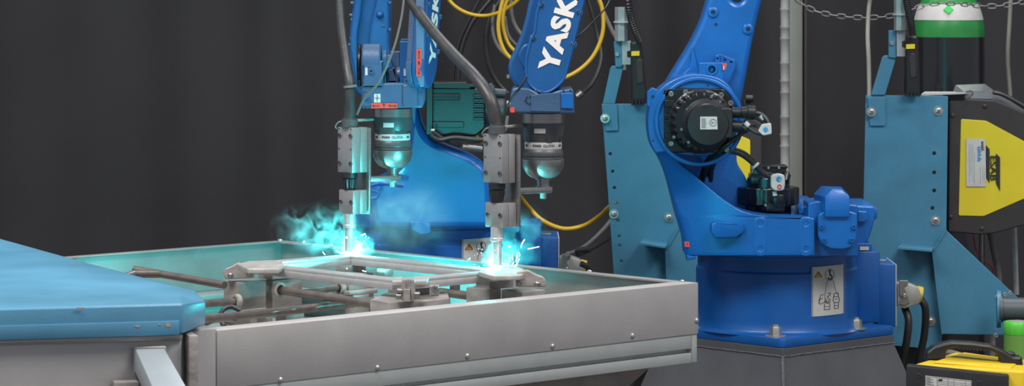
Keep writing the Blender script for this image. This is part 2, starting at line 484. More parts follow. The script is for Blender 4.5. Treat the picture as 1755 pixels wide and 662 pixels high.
jb(415, 440, 462, 530, 600, .64, 'jig_foot'); jb(470, 490, 520, 532, 600, .62, 'jig_foot')
jb(562, 599, 627, 483, 501, .575); jb(566, 599, 646, 500, 507, .592, 'jig_plate'); jb(590, 606, 632, 507, 560, .60, 'jig_foot')
jb(572, 617, 646, 456, 470, .560); jb(640, 660, 674, 463, 475, .575); jb(585, 617, 640, 470, 530, .572, 'jig_foot');
jb(663, 700, 752, 491, 517, .556)
b_ = BM(); oc = [onz0(x, y, HC - .572) for x, y in ((634, 514), (666, 518.5), (724, 517), (770, 512), (768, 503), (742, 499), (664, 500))]
hull_solid(b_, oc, [Vector((p.x, p.y, ZF)) for p in oc]); bevel_all(b_, .0015); obj('jig_block', b_, BLOCKM, jig)
jb(815, 839, 881, 481, 497, .560); jb(798, 839, 859, 497, 540, .575); jb(859, 895, 936, 501, 545, .575); jb(770, 777, 789, 484, 500, .575, m=STEEL)
# rods
def rodp(name, pts, r, m=ROD): return obj(name, ptube(BM(), pts, r, n=16, sm=0), m, jig)
rodp('rod', [(230, 462, 5.75), (275, 470, 5.72), (385, 489, 5.60)], .0072)
rodp('rod', [(180, 487, 5.66), (230, 470, 5.74), (275, 470, 5.72)], .0075)
rodp('rod', [(300, 525, 5.33), (405, 517, 5.52)], .0070)
rodp('rod', [(300, 552, 5.0), (400, 543, 5.20), (520, 530, 5.44), (640, 516, 5.64)], .0078)
rodp('rod', [(476, 497, 5.60), (560, 509.5, 5.49), (642, 522, 5.40)], .0078)
rodp('rod', [(520, 502, 5.60), (585, 493, 5.72)], .0062)
rodp('rod', [(742, 499, 5.68), (815, 509, 5.60)], .0080)
rodp('rod', [(300, 600, 5.0), (345, 560, 5.1), (365, 550, 5.12)], .004)
def collar(x, y, D, d, r=.0125):
    b_ = BM(); p = P(x, y, D); lathe(b_, p, d, [(-.006, r), (.003, r), (.004, r * .8), (.004, r * .62), (-.002, r * .6)], 20); return obj('collar', b_, BLOCKM, jig)
collar(404, 517, 5.515, -E1 * 1.0, .0135); collar(479, 497, 5.59, E2, .0145); collar(583, 494, 5.71, -E1, .012)
# curved hose loop under left corner
obj('hose', ptube(BM(), [(385, 560, 5.3), (377, 545, 5.32), (383, 531, 5.34), (398, 527, 5.36), (412, 533, 5.36)], .0042), DCABLE, jig)
obj('drain_pin', cyl(BM(), P(461, 545, 5.45), P(461, 560, 5.45), .006, 12), CHROME, jig)
obj('lever', ptube(BM(), [(385, 552, 5.3), (402, 557, 5.25), (413, 560, 5.2)], .0025), DGREY, jig)
# toggle clamps at three corners: swing plates with pins
def toggle(c, d, nrm, name='toggle_clamp', flip=1, L=.062, H=.032):
    """c: 3D base centre, d: unit direction of the arm in plan, nrm: outward side normal"""
    b_ = BM(); M = frame(c, d, UPV); 
    out = rnd([(-L * .15, 0), (L, 0), (L * 1.05, H * .45), (L * .8, H * .8), (L * .35, H), (-L * .15, H)], .006)
    prism(b_, out, .016, Matrix.Translation(nrm * 0.008) @ M, bev=.0015)
    k = obj(name, b_, BLOCKM, jig)
    for s in (.22, .82):
        q = BM(); pz = c + d * (L * s) + UPV * H * .32 + nrm * .007
        bolt_bm(q, pz, nrm, .0062, .006); obj('pin', q, STEEL, k)
    return k
def tog(pts, D, pins, th=.018):
    k = obj('toggle_clamp', plate(BM(), pts, D, th, .004, bev=.002), BLOCKM, jig)
    for (x, y) in pins:
        q = BM(); bolt_bm(q, P(x, y, D), (0, -1, 0), .0058, .005, False); obj('pin', q, STEEL, k)
tog([(382, 468), (386, 461), (394, 458), (409, 450), (419, 458), (438, 461), (436, 477), (386, 479)], 5.70, ((395, 472), (427, 469)))
tog([(884, 467), (904, 463), (919, 471), (931, 475), (936, 482), (936, 492), (884, 492)], 5.47, ((890, 484), (921, 487)))
b_ = BM(); DCv = 5.31
plate(b_, [(688, 484), (691, 480), (695, 480), (696, 516), (689, 516)], DCv, .02, .001, bev=.001)
plate(b_, [(704, 480), (708, 480), (711, 484), (711, 516), (704, 516)], DCv, .02, .001, bev=.001)
plate(b_, [(689, 479), (710, 479), (711, 486), (688, 486)], DCv + .001, .018, .001, bev=.001)
cl = obj('clevis', b_, BLOCKM, jig)
obj('lug', plate(BM(), [(692, 496), (703, 496), (703, 518), (692, 518)], DCv - .006, .014, .001, bev=.001), BLOCKM, cl)
for (x, y) in ((684, 499), (682, 508), (714, 505)): obj('pin', cyl(BM(), P(x - 4, y, DCv + .002), P(x + 6, y, DCv + .002), .0050, 14, .001), STEEL, cl)
q = BM(); bolt_bm(q, P(746, 496, 5.29), (0, -1, .1), .0068, .008); obj('socket_bolt', q, STEEL, jig)
q = BM(); plate(q, [(736, 490), (752, 490), (752, 508), (736, 508)], 5.298, .02, .001); obj('bolt_block', q, BLOCKM, jig)
# clamp pads gripping the corners of the workpiece
def padz(pts, z=None, th=.009, hole=None):
    z = z or (ZW + .003); w_ = [onz0(x, y, z) for x, y in pts]; b_ = BM()
    M = Matrix.Translation((0, 0, z)); prism(b_, rnd([(p.x, p.y) for p in w_][::-1], .004), th, M, [hole] if hole else [], bev=.0015); return obj('clamp_pad', b_, PADM, jig)
padz([(407, 453), (424, 448), (466, 446), (484, 448), (487, 455), (478, 461), (424, 461)])
padz([(672, 482), (676, 475), (690, 474), (692, 478), (706, 478), (710, 474), (735, 474), (731, 481)])
padz([(820, 466), (826, 461), (846, 455), (880, 455), (893, 459), (906, 465), (893, 472), (846, 473)])  # back edge extended to screen the rail from the arc light
# the workpiece
wk = thing('aluminium_workpiece', 'bright aluminium rectangular frame lying clamped under both arcs', 'workpiece', tuple(wp(LA / 2, LB / 2, ZW - .018)))
def bar(a0, a1, b0, b1, along):
    bm = BM()
    wbox(bm, a0, a1, b0, b1, ZW - .018, ZW - .006, .001)
    if along == 'a':
        for s in (b0 + .001, (b0 + b1) / 2 - .003, b1 - .007): wbox(bm, a0, a1, s, s + .006, ZW - .006, ZW, .0008)
    else:
        for s in (a0 + .001, (a0 + a1) / 2 - .003, a1 - .007): wbox(bm, s, s + .006, b0, b1, ZW - .006, ZW, .0008)
    return bm
Wd = .032
obj('bar', bar(.0, LA, -Wd / 2, Wd / 2, 'a'), ALUW, wk); obj('bar', bar(.0, LA, LB - Wd / 2, LB + Wd / 2, 'a'), ALUW, wk)
obj('bar', bar(-Wd / 2, Wd / 2, Wd / 2 + .0005, LB - Wd / 2 - .0005, 'b'), ALUW, wk); obj('bar', bar(LA - Wd / 2, LA + Wd / 2, Wd / 2 + .0005, LB - Wd / 2 - .0005, 'b'), ALUW, wk)

# ================================================================== BLUE COVER AND BEAM, LEFT FOREGROUND
cov = thing('blue_cover', 'light blue sheet metal cover with chipped edges in the left foreground', 'cover', tuple(P(100, 560, 4.75)))
ZC = TOP + .060
def onz(px, py, z): D = (HC - z) * F / (py - HY); return P(px, py, D)
A = onz(313, 521, ZC); Bk = onz(309, 496, ZC); Fl = onz(-420, 541, ZC); Bl = onz(-420, 292, ZC)
DA = A.y
C = P(352, 516, DA + .12)
def down(p, h): return Vector((p.x, p.y, p.z - h))
hh = 52 * DA / F; ztop_c = C.z
zb = A.z - hh
bm = BM()
top = [A, Bk, Bl, Fl]
vA, vBk, vBl, vFl = [bm.verts.new(p) for p in top]
vC = bm.verts.new(C)
Rb = Vector((C.x - .25, C.y + .62, C.z + 0.0))
vR = bm.verts.new((Bl.x, Bl.y + .08, ZC - .03)); 
dA, dC, dFl = [bm.verts.new((p.x, p.y, zb)) for p in (A, C, Fl)]
vCb = bm.verts.new((Bk.x + .02, Bk.y + .05, C.z)); dCb = bm.verts.new((Bk.x + .02, Bk.y + .05, zb)); dR = bm.verts.new((Bl.x, Bl.y + .08, zb))
bm.faces.new((vA, vBk, vBl, vFl)); bm.faces.new((vA, vC, vBk)); bm.faces.new((vBk, vC, vCb)); bm.faces.new((vA, dA, dC, vC))
bm.faces.new((vC, dC, dCb, vCb)); bm.faces.new((vBk, vCb, vR, vBl)); bm.faces.new((vCb, dCb, dR, vR))
bm.faces.new((vFl, dFl, dA, vA)); bm.faces.new((vFl, vBl, vR, dR, dFl)); bm.faces.new((dA, dFl, dR, dCb, dC))
bevel_all(bm, .0035, 3, 8)
cbody = obj('cover_shell', bm, HOODB, cov, smooth=50)
# folded lower flange line and chips of bare primer
b_ = BM(); dFr = (Fl - A); dFr.z = 0; dFr.normalize()
nF = Vector((-dFr.y, dFr.x, 0)); nF = nF if nF.y < 0 else -nF
Lf = (Fl - A).length
mid = A + dFr * (Lf / 2); mid.z = zb + .010
box(b_, mid + nF * .001, (Lf - .01, .004, .022), math.atan2(dFr.y, dFr.x), .0015); obj('hem', b_, HOODB, cov)
PRIM = mat('bare_primer_chip', (.42, .30, .22), .6, 0, .2, 60)
def chip(px, py, rx, ry):
    b_ = BM(); ray = Vector(((px - CX) / F, 1, -(py - HY) / F)); a0 = Vector((A.x, A.y, 0))
    tt = a0.dot(nF) / Vector((ray.x, ray.y, 0)).dot(nF); p = ray * tt + Vector((0, 0, HC)) + nF * .0036
    pts = []
    for k in range(11):
        an = 2 * PI * k / 11; rr = random.uniform(.6, 1.1); pts.append((math.cos(an) * rx * rr, math.sin(an) * ry * rr))
    prism(b_, pts, .0008, frame(p, -dFr, UPV), bev=.0001); obj('paint_chip', b_, PRIM, cov, label='bare brownish paint chip')
chip(288, 557, .006, .0045); chip(236, 559, .005, .002); chip(137, 528, .007, .0022); chip(273, 556, .003, .0015)

beam = thing('support_beam', 'grey steel beam running under the blue cover in the left foreground', 'beam', tuple(P(120, 700, 4.75)))
dB = Vector((.935, .355, 0)); 
R0 = onz(316, 573, zb); R0 = Vector((A.x - .002, A.y + .012, zb - .002))
Lb = 1.05; 
def bx(s0, s1, n0, n1, z0, z1, bev=.0012, m=None):
    c = R0 - dFrn * ((s0 + s1) / 2) + nB * ((n0 + n1) / 2); c.z = (z0 + z1) / 2
    return box(m or BM(), c, (abs(s1 - s0), abs(n1 - n0), abs(z1 - z0)), math.atan2(dFrn.y, dFrn.x), bev)
dFrn = -dFr; nB = nF
zt = R0.z
obj('beam_web', bx(0, Lb, -.05, -.002, zt - .16, zt - .001, .003), PLATE, beam)
obj('top_flange', bx(0, Lb, -.002, .003, zt - .008, zt, .001), ALU, beam)
obj('end_cap', box(BM(), Vector((A.x + .009, A.y + .03, zt - .08)), (.015, .05, .158), .3, .002), BLOCKM, beam)
obj('lower_angle', bx(.03, Lb, 0, .016, zt - .085, zt - .079, .001), RAIL, beam)
obj('lug', bx(.07, .108, .001, .03, zt - .082, zt - .066, .002), BLOCKM, beam); obj('lug', bx(.055, .068, .001, .03, zt - .082, zt - .066, .002), BLOCKM, beam)
# slanting flat arm towards the camera
arm = thing('slanted_arm', 'flat bluish grey steel arm slanting down from the beam, bottom left', 'bar', tuple(P(290, 700, 4.55)))
D0 = R0.y - .012
ends = [P(231, 597, D0 - .003), P(283, 597, D0 - .003)]
bm = BM()
a = [P(232, 598, D0 - .02), P(282, 597, D0 - .02), P(352, 720, D0 - .25), P(286, 720, D0 - .25)]
bk = [p + Vector((-.004, .004, -.03)) for p in a]
hull_solid(bm, a, bk); bevel_all(bm, .002)
ARMG = mat('blue_grey_painted_bar', (.30, .335, .36), .4, .2, .05, 10)
ao = obj('arm_bar', bm, ARMG, arm)
obj('arm_socket', plate(BM(), [(229, 595), (284, 594), (286, 640), (229, 640)], D0 - .012, .01, .003), PLATE, arm)

# ================================================================== TORCHES
def torch(px, py, D, k, lab, cpx, ctop, cDelta, mirror=1):
    """px,py = tip pixel on the workpiece; sizes scaled by k (px -> m at this depth)"""
    s = D / F
    def Q(x, y, dd=0): return P(x, y, D + dd)
    root = thing('welding_torch', lab[0], 'welding torch', tuple(Q(px, py)))
    zed = lambda y: Q(px, y).z
    cx = Q(px, 0).x
    def blk(name, w1, w2, y0, y1, oy=0, m=ALU, bev=.0012, off=(0, 0)):
        zz0, zz1 = zed(y1), zed(y0)
        b_ = box(BM(), Vector((cx + off[0], D + oy + off[1], (zz0 + zz1) / 2)), (w1, w2, zz1 - zz0), ANG, bev)
        return obj(name, b_, m, root)
    return root, Q, zed, cx, s
def build_torch(tip, D, blocks, label, sensor, hose_end):
    px, py = tip; s = D / F
    root = thing('welding_torch', label, 'welding torch', tuple(P(px, py, D)))
    ax = P(px, py, D).x
    def Z(y): return HC - (y - HY) * s
    # clamp blocks. blocks: list of (corner px, left px, mid px, right px, y top, y bottom, screws)
    for bi, (cxp, lf, md, rt, yt, yb, scr) in enumerate(blocks):
        wl = (cxp - lf) * s / abs(E2.x); wr1 = (md - cxp) * s / abs(E1.x); wr2 = (rt - md) * s / abs(E1.x)
        corner = P(cxp, yb, D - .03); zc0, zc1 = corner.z, P(cxp, yt, D - .03).z
        c1 = Vector((corner.x, corner.y, 0)) - E2 * wl / 2 + E1 * wr1 / 2
        b_ = box(BM(), (c1.x, c1.y, (zc0 + zc1) / 2), (wr1 - .0006, wl, zc1 - zc0), ANG, .0012)
        bo = obj('clamp_block', b_, ALU, root)
        c2 = Vector((corner.x, corner.y, 0)) - E2 * wl / 2 + E1 * (wr1 + wr2 / 2)
        b_ = box(BM(), (c2.x, c2.y, (zc0 + zc1) / 2), (wr2, wl, zc1 - zc0), ANG, .0012)
        obj('clamp_cover', b_, ALU, root)
        for (fx_, fy_, rr) in scr:
            p = Vector((corner.x, corner.y, 0)) - E2 * wl * (1 - fx_); p.z = zc1 + (zc0 - zc1) * fy_
            q = BM()
            if rr > .002: lathe(q, p - (-E1) * .002, -E1, [(0, rr), (.0035, rr), (.0035, rr * .75), (.001, rr * .7), (.001, rr * .45), (.0028, rr * .4)], 14)
            else: lathe(q, p - (-E1) * .001, -E1, [(0, rr), (.0013, rr), (.0013, rr * .5)], 10)
            obj('socket_screw', q, DGREY if rr > .002 else BLACK, bo)
        if bi == 0: cA = (c1 + c2) / 2; ztopA = zc1; zbotA = zc0; wlA = wl
        else: cB = (c1 + c2) / 2; ztopB = zc1; zbotB = zc0
    mid = Vector((corner.x, corner.y, 0)) - E2 * wl * .5 + E1 * wr1 * .5
    # inlet sleeve, ribbed knob, nozzle
    q = BM(); lathe(q, Vector((mid.x, mid.y, ztopA)), UPV, [(0, .0165), (.014, .0165), (.015, .0135), (.018, .0135)], 28); obj('inlet_collar', q, DGREY, root)
    q = BM(); hk = zbotA - ztopB
    lathe(q, Vector((mid.x, mid.y, zbotA)), -UPV, [(0, .0155), (hk * .3, .0155), (hk * .36, .0125)], 28)
    lathe(q, Vector((mid.x, mid.y, zbotA - hk * .36)), -UPV, [(0, .0148), (hk * .15, .0148), (hk * .55, .0122), (hk * .64, .0118)], 40, tooth=(0, 3, .0018))
    obj('ribbed_knob', q, BLACK, root)
    zt_ = Z(tip[1]) + .006
    q = BM(); hn = zbotB - zt_
    lathe(q, Vector((mid.x, mid.y, zbotB)), -UPV, [(0, .0115), (hn * .28, .0115), (hn * .30, .0128), (hn * .36, .0128), (hn * .38, .0098), (hn * .93, .0095), (hn, .008), (hn, .006), (hn * .9, .0055)], 32)
    obj('gas_nozzle', q, ALUW, root)
    q = BM(); cyl(q, (mid.x, mid.y, zt_ + .01), (mid.x, mid.y, zt_ - .0005), .0018, 12); obj('contact_tip', q, ROD, root)
    # bracket: vertical bar behind the blocks and horizontal arm to the sensor
    cxp, rim_y, bowl, r0 = sensor['x'], sensor['y'], sensor['bowl'], sensor['r']
    Ds = sensor['D']; ss = Ds / F
    SC = P(cxp, 0, Ds); 
    bp2 = Vector((corner.x, corner.y, 0)) - E2 * (wl - .006) / 2 + E1 * (wr1 + wr2 + .003)
    zarm = HC - (sensor['arm'] - HY) * ss
    q = box(BM(), (bp2.x, bp2.y, (ztopA + zbotB) / 2 - .001), (.005, wl + .006, ztopA - zbotB), ANG, .0008)
    obj('back_plate', q, DGREY if False else STEEL, root)
    a_ = Vector((bp2.x, bp2.y, zarm)); b2 = Vector((SC.x + .012, SC.y, zarm)); dd = (b2 - a_)
    q = box(BM(), (a_ + b2) / 2, (dd.length, .020, .0105), math.atan2(dd.y, dd.x), .001); obj('cross_arm', q, STEEL, root)
    # collision sensor, lathe parts hanging on the wrist
    def sp(y): return HC - (y - HY) * ss
    def part(name, prof, m, n=40, tooth=None):
        q = BM(); y0 = prof[0][0]
        lathe(q, (SC.x, SC.y, sp(y0)), -UPV, [((y - y0) * ss, r * r0) for y, r in prof], n, tooth); return obj(name, q, m, root)
    y = sensor['ys']
    part('sensor_flange', [(y[0], 1.0), (y[1], 1.0)], STEEL)
    sb = part('sensor_body', [(y[1], .98), (y[1] + 2, .99), (y[1] + 10, .98), (y[1] + 22, .95), (y[2] - 3, .90), (y[2], .86)], DGREY)
    part('sensor_band', [(y[2], .87), (y[2] + 1, .88), (y[3] - 1, .88), (y[3], .87)], WHITE)
    part('sensor_bellows', [(y[3], .86), (y[3] + 3, .92), (y[3] + 8, .955), (y[4] - 6, .94), (y[4] - 5, .90), (y[4] - 4, .93), (y[4] - 1, .94), (y[4] - .5, .9)], DGREY)
    bw = y[5] - y[4]
    part('sensor_bowl', [(y[4] - .5, .92), (y[4], 1.0), (y[4] + 2, 1.0)] + [(y[4] + 2 + (bw - 2) * math.sin(a * PI / 2 / 8), .34 + .66 * math.cos(a * PI / 2 / 8)) for a in range(1, 9)], STEEL)
    part('sensor_stem', [(y[5] - 2, .38), (y[5] + 2, .38), (y[5] + 2.1, .29), (sensor['arm'] - 6, .29), (sensor['arm'] - 6, .36), (sensor['arm'] + 6, .36)], STEEL)
    part('sensor_nut', [(sensor['arm'] + 6, .15), (sensor['arm'] + 15, .15), (sensor['arm'] + 15.5, .12)], CHROME)
    # small labels wrapped round the sensor
    def wrap(name, a0, a1, y0, y1, r, m):
        q = BM(); n = 8; F1 = []; 
        for k in range(n + 1):
            an = a0 + (a1 - a0) * k / n
            F1.append([Vector((SC.x + math.sin(an) * rr, SC.y - math.cos(an) * rr, sp(yy))) for rr, yy in ((r, y0), (r, y1), (r - .001, y1), (r - .001, y0))])
        vv = [[q.verts.new(p) for p in f] for f in F1]
        for k in range(n):
            for j in range(4): q.faces.new((vv[k][j], vv[k][(j + 1) % 4], vv[k + 1][(j + 1) % 4], vv[k + 1][j]))
        q.faces.new(vv[0]); q.faces.new(vv[-1][::-1])
        return obj(name, q, m, sb)
    wrap('type_label', -.45, .10, y[1] + 9, y[1] + 17, r0 * .985 + .0008, WHITE)
    q = BM()
    for k in range(3):
        for j, (a0) in enumerate((.2,)): pass
    # notches
    for an in (-.9, .35, 1.15):
        prism(q, rnd([(-.010, .014), (.010, .014), (.006, -.008), (-.006, -.008)], .002), .003,
              frame((SC.x + math.sin(an) * r0 * .935, SC.y - math.cos(an) * r0 * .935, sp(y[2] - 8)), (math.cos(an), math.sin(an), 0), UPV), bev=.0006)
    splitobj('cover_lug', q, RUBBER, sb)
    # lettering on the band, one character at a time round the cylinder
    q = BM(); txt = 'SRS - POWER CLUTCH - SRS'; n = len(txt); ym = (y[2] + y[3]) / 2
    for k, ch in enumerate(txt):
        if ch == ' ': continue
        an = -1.25 + 2.5 * (k + .5) / n; R = r0 * .88 + .0002
        text_bm(q, ch, .0062, frame((SC.x + math.sin(an) * R, SC.y - math.cos(an) * R, sp(ym)), (math.cos(an), math.sin(an), 0), UPV), .0002, .00012)
    obj('band_lettering', q, INK, root)
    # short air line from sensor to the collar
    q = BM(); s0 = Vector((SC.x - r0 * .9, SC.y - .01, sp(y[1] + 4))); e0 = Vector((mid.x + .014, mid.y, ztopA + .013))
    cyl(q, s0, e0, .003, 12); obj('air_fitting', q, CONN, root)
    q = BM(); m0 = Vector((mid.x - .013, mid.y - .005, ztopA + .012)); tube(q, [m0, m0 + Vector((-.008, -.004, -.002)), m0 + Vector((-.014, -.002, -.010)), m0 + Vector((-.012, .0, -.015))], .0013, 8); obj('wire_loop', q, GCABLE, root)
    return root, mid, ztopA, SC, sp
scr4 = [(.14, .19, .0046), (.90, .19, .0046), (.14, .80, .0046), (.90, .80, .0046), (.10, .48, .0016), (.90, .48, .0016), (.1, .035, .0014), (.9, .035, .0014)]
scr2 = [(.16, .5, .0040), (.88, .5, .0048)]
TL, midL, ztL, SCL, spL = build_torch((604, 436), 5.88, [(603.5, 577, 617, 628, 219, 297, scr4), (605, 579, 617, 628, 327, 368, scr2)],
    'steel welding torch at the left, its arc by the back corner of the frame', dict(x=673, y=0, bowl=0, r=34 * 5.93 / F, D=5.93, ys=(186, 200, 229, 240, 257, 288), arm=305), None)
TR, midR, ztR, SCR, spR = build_torch((862, 459), 5.60, [(860, 828, 872, 883, 231, 315, scr4), (861, 831, 872, 885, 349, 391, scr2)],
    'steel welding torch on the right, its arc over the bright clamp plate', dict(x=931, y=0, bowl=0, r=36 * 5.66 / F, D=5.66, ys=(194, 210, 243, 255, 273, 306), arm=325), None)
# torch hoses
h = obj('torch_hose', tube(BM(), [P(592, -330, 6.2), P(590, -230, 6.1), P(586, -135, 6.0), P(583, -60, 5.95), P(582, 0, 5.93), P(587, 60, 5.91), P(594, 110, 5.89), P(600, 150, 5.87), Vector((midL.x, midL.y, ztL + .016))], [.0078, .0078, .0078, .0078, .0085, .0092, .0095, .0105, .0120], n=14), RUBBER)
tag(h, 'thick grey rubber hose coming straight down into the left torch', 'hose')
q = tube(BM(), [P(600, 146, 5.87), P(600.5, 150, 5.87)], .0132, n=16, sm=2); hb = obj('hose_clip', q, GCABLE, h)
h = obj('torch_hose', tube(BM(), [P(600, -330, 6.4), P(605, -230, 6.25), P(625, -135, 6.1), P(660, -60, 5.95), P(700, -5, 5.88), P(736, 46, 5.8), P(776, 92, 5.72), P(815, 132, 5.64), P(840, 170, 5.6), Vector((midR.x, midR.y, ztR + .016))], [.0095, .0095, .0095, .0095, .010, .0105, .0115, .0118, .0122, .0125], n=14), RUBBER)
tag(h, 'thick dark rubber hose curving from upper left into the right torch', 'hose')
h = obj('thin_cable', ptube(BM(), [(694, -20, 5.7), (688, 30, 5.7), (674, 85, 5.7), (650, 140, 5.72), (625, 168, 5.76), (612, 196, 5.8)], .0022), GCABLE)
tag(h, 'thin grey cable looping down in front of the left blue wrist', 'cable')
h = obj('thin_cable', ptube(BM(), [(903, 132, 5.5), (890, 152, 5.5), (876, 170, 5.52), (868, 188, 5.54), (862, 212, 5.56)], .0022), DCABLE)
tag(h, 'short thin black cable from right blue wrist to right torch', 'cable')
h = obj('thin_cable', ptube(BM(), [(1050, -20, 5.62), (1040, 10, 5.6), (1012, 42, 5.6), (990, 62, 5.6), (972, 72, 5.62)], .0016), DCABLE)
tag(h, 'thin black cable entering the white lettered forearm from the right', 'cable')

# arcs, sparks
def arc(tipv, label, off, kind='POINT'):
    t_ = obj('welding_arc', lathe(BM(), tipv + UPV * .006, -UPV, [(0, .002), (.003, .0042), (.006, .0055), (.0085, .003)], 14), HOT)
    tag(t_, label, 'arc')
    l = bpy.data.lights.new('arc_light', kind); l.energy = ARC_POWER; l.color = ARC_COLOR; l.shadow_soft_size = .0012
    lo = bpy.data.objects.new('arc_light', l); COL.objects.link(lo); lo.location = tipv + Vector(off)
    if kind == 'SPOT': l.spot_size = math.radians(172); l.spot_blend = .25; lo.rotation_euler = Vector((.10, 1, .42) if tipv is AL else (-.05, 1, .30)).to_track_quat('-Z', 'Y').to_euler()
    return t_
AL = Vector((midL.x, midL.y, P(604, 436, 5.88).z)); AR = Vector((midR.x, midR.y, P(862, 459, 5.6).z))
arc(AL, 'glowing white arc under the left torch at the frame corner', (.001, .0112, ZW + .0010 - AL.z), 'SPOT'); arc(AR, 'glowing white arc under the right torch on the clamp plate', (-.0045, .0108, ZW + .0042 - AR.z), 'SPOT')
for p_, of_, pw_ in ((AR, (-.0130, -.0010, ZW + .0140 - AR.z), 2.0), (AL, (.0120, -.0030, ZW + .0040 - AL.z), .25)):
    l = bpy.data.lights.new('arc_glow_light', 'POINT'); l.energy = pw_; l.color = ARC_COLOR; l.shadow_soft_size = .002
    lo = bpy.data.objects.new('arc_glow_light', l); COL.objects.link(lo); lo.location = p_ + Vector(of_)
def sparks(cen, D, segs, rnds, label):
    bm = BM()
    for (pts, r) in segs: ptube(bm, [(x, y, D) for x, y in pts], r * .5, n=6, sm=4)
    for i in range(rnds):
        an = random.uniform(0, 2 * PI); rr = random.uniform(.01, .06)
        p = cen + Vector((math.cos(an) * rr, math.sin(an) * rr * .6, random.uniform(.0, .035)))
        bmesh.ops.create_icosphere(bm, subdivisions=1, radius=random.uniform(.0002, .0006), matrix=Matrix.Translation(p))
    o_ = obj('spark_shower', bm, SPARK); tag(o_, label, 'sparks', kind='stuff'); return o_
sparks(AR, 5.54, [([(893, 425), (895, 417), (899, 411)], .0010), ([(905, 427), (915, 425), (924, 423)], .0008), ([(884, 449), (886, 440), (887, 433)], .0008),
    ([(874, 448), (873, 441), (873, 437)], .0012), ([(879, 446), (878, 441), (878, 437)], .0010), ([(882, 458), (887, 450), (890, 444)], .0008), ([(877, 456), (881, 449)], .0008),
    ([(871, 423), (873, 422), (874, 424)], .0025), ([(890, 440), (891, 436)], .0007), ([(845, 452), (842, 447)], .0006)], 26, 'white sparks flying from the right arc')
sparks(AL, 5.83, [([(593, 406), (594, 408), (595, 407)], .0025), ([(618, 404), (622, 403), (626, 401)], .0018), ([(520, 415), (522, 414)], .0014), ([(577, 430), (583, 434), (590, 435)], .0008),
    ([(557, 437), (553, 432)], .0008), ([(594, 460), (595, 461)], .001), ([(621, 464), (627, 466)], .001)], 20, 'white sparks flying from the left arc')

# welding smoke: real scattering volumes lit by the arcs
def smoke(name, px, py, D, rx, ry, rz, dens, nsc, off, label, thr=.5, soft=.16, ridged=True, aniso=.0):
    bm = BM(); bmesh.ops.create_icosphere(bm, subdivisions=3, radius=1, matrix=Matrix.Diagonal((rx, ry, rz, 1)))
    c = P(px, py, D); bm.transform(Matrix.Translation(c))
    m = bpy.data.materials.new(name); m.use_nodes = True; nt = m.node_tree; nt.nodes.clear(); N = nt.nodes.new; Lk = nt.links.new
    out = N('ShaderNodeOutputMaterial'); vs = N('ShaderNodeVolumeScatter'); vs.inputs['Color'].default_value = (.95, .97, 1, 1); vs.inputs['Anisotropy'].default_value = aniso
    tc = N('ShaderNodeTexCoord'); mp = N('ShaderNodeMapping'); mp.inputs['Scale'].default_value = (1 / rx, 1 / ry, 1 / rz)
    ln_ = N('ShaderNodeVectorMath'); ln_.operation = 'LENGTH'; Lk(tc.outputs['Object'], mp.inputs[0]); Lk(mp.outputs[0], ln_.inputs[0])
    mr = N('ShaderNodeMapRange'); mr.interpolation_type = 'SMOOTHSTEP'; mr.inputs[1].default_value = .25; mr.inputs[2].default_value = 1; mr.inputs[3].default_value = 1; mr.inputs[4].default_value = 0
    Lk(ln_.outputs['Value'], mr.inputs[0])
    m2 = N('ShaderNodeMapping'); m2.inputs['Location'].default_value = off; Lk(tc.outputs['Object'], m2.inputs[0])
    nz = N('ShaderNodeTexNoise'); nz.inputs['Scale'].default_value = nsc; nz.inputs['Detail'].default_value = 4; nz.inputs['Distortion'].default_value = 1.6; Lk(m2.outputs[0], nz.inputs['Vector'])
    a = N('ShaderNodeMapRange'); a.interpolation_type = 'SMOOTHSTEP'; a.inputs[1].default_value = thr - soft * .3; a.inputs[2].default_value = thr + soft; Lk(nz.outputs[0], a.inputs[0])
    mu = N('ShaderNodeMath'); mu.operation = 'MULTIPLY'; Lk(a.outputs[0], mu.inputs[0]); Lk(mr.outputs[0], mu.inputs[1])
    m3 = N('ShaderNodeMath'); m3.operation = 'MULTIPLY'; Lk(mu.outputs[0], m3.inputs[0]); m3.inputs[1].default_value = dens; Lk(m3.outputs[0], vs.inputs['Density']); Lk(vs.outputs[0], out.inputs['Volume'])
    o_ = obj('smoke_plume', bm, m, smooth=0); tag(o_, label, 'smoke', kind='stuff'); return o_
smoke('smoke_left', 545, 393, 5.93, .105, .05, .062, 9, 24, (0, 0, 0), 'cyan lit smoke curling to the left of the left torch', .50, .14)
smoke('smoke_behind', 690, 372, 6.12, .13, .09, .095, 3.6, 15, (3, 1, 2), 'thin blue lit smoke drifting right of the left torch, before the blue robot', .42, .25)
smoke('smoke_glow', 606, 424, 5.885, .050, .030, .036, 15, 42, (5, 2, 1), 'bright white cyan smoke right round the left arc', .46, .14)
smoke('smoke_glow', 862, 444, 5.605, .045, .030, .042, 11, 42, (8, 2, 1), 'bright white cyan smoke right round the right arc', .46, .14)
smoke('smoke_right', 895, 405, 5.66, .062, .04, .075, 2.5, 26, (1, 7, 1), 'faint smoke wisps rising right of the right torch', .5, .15)

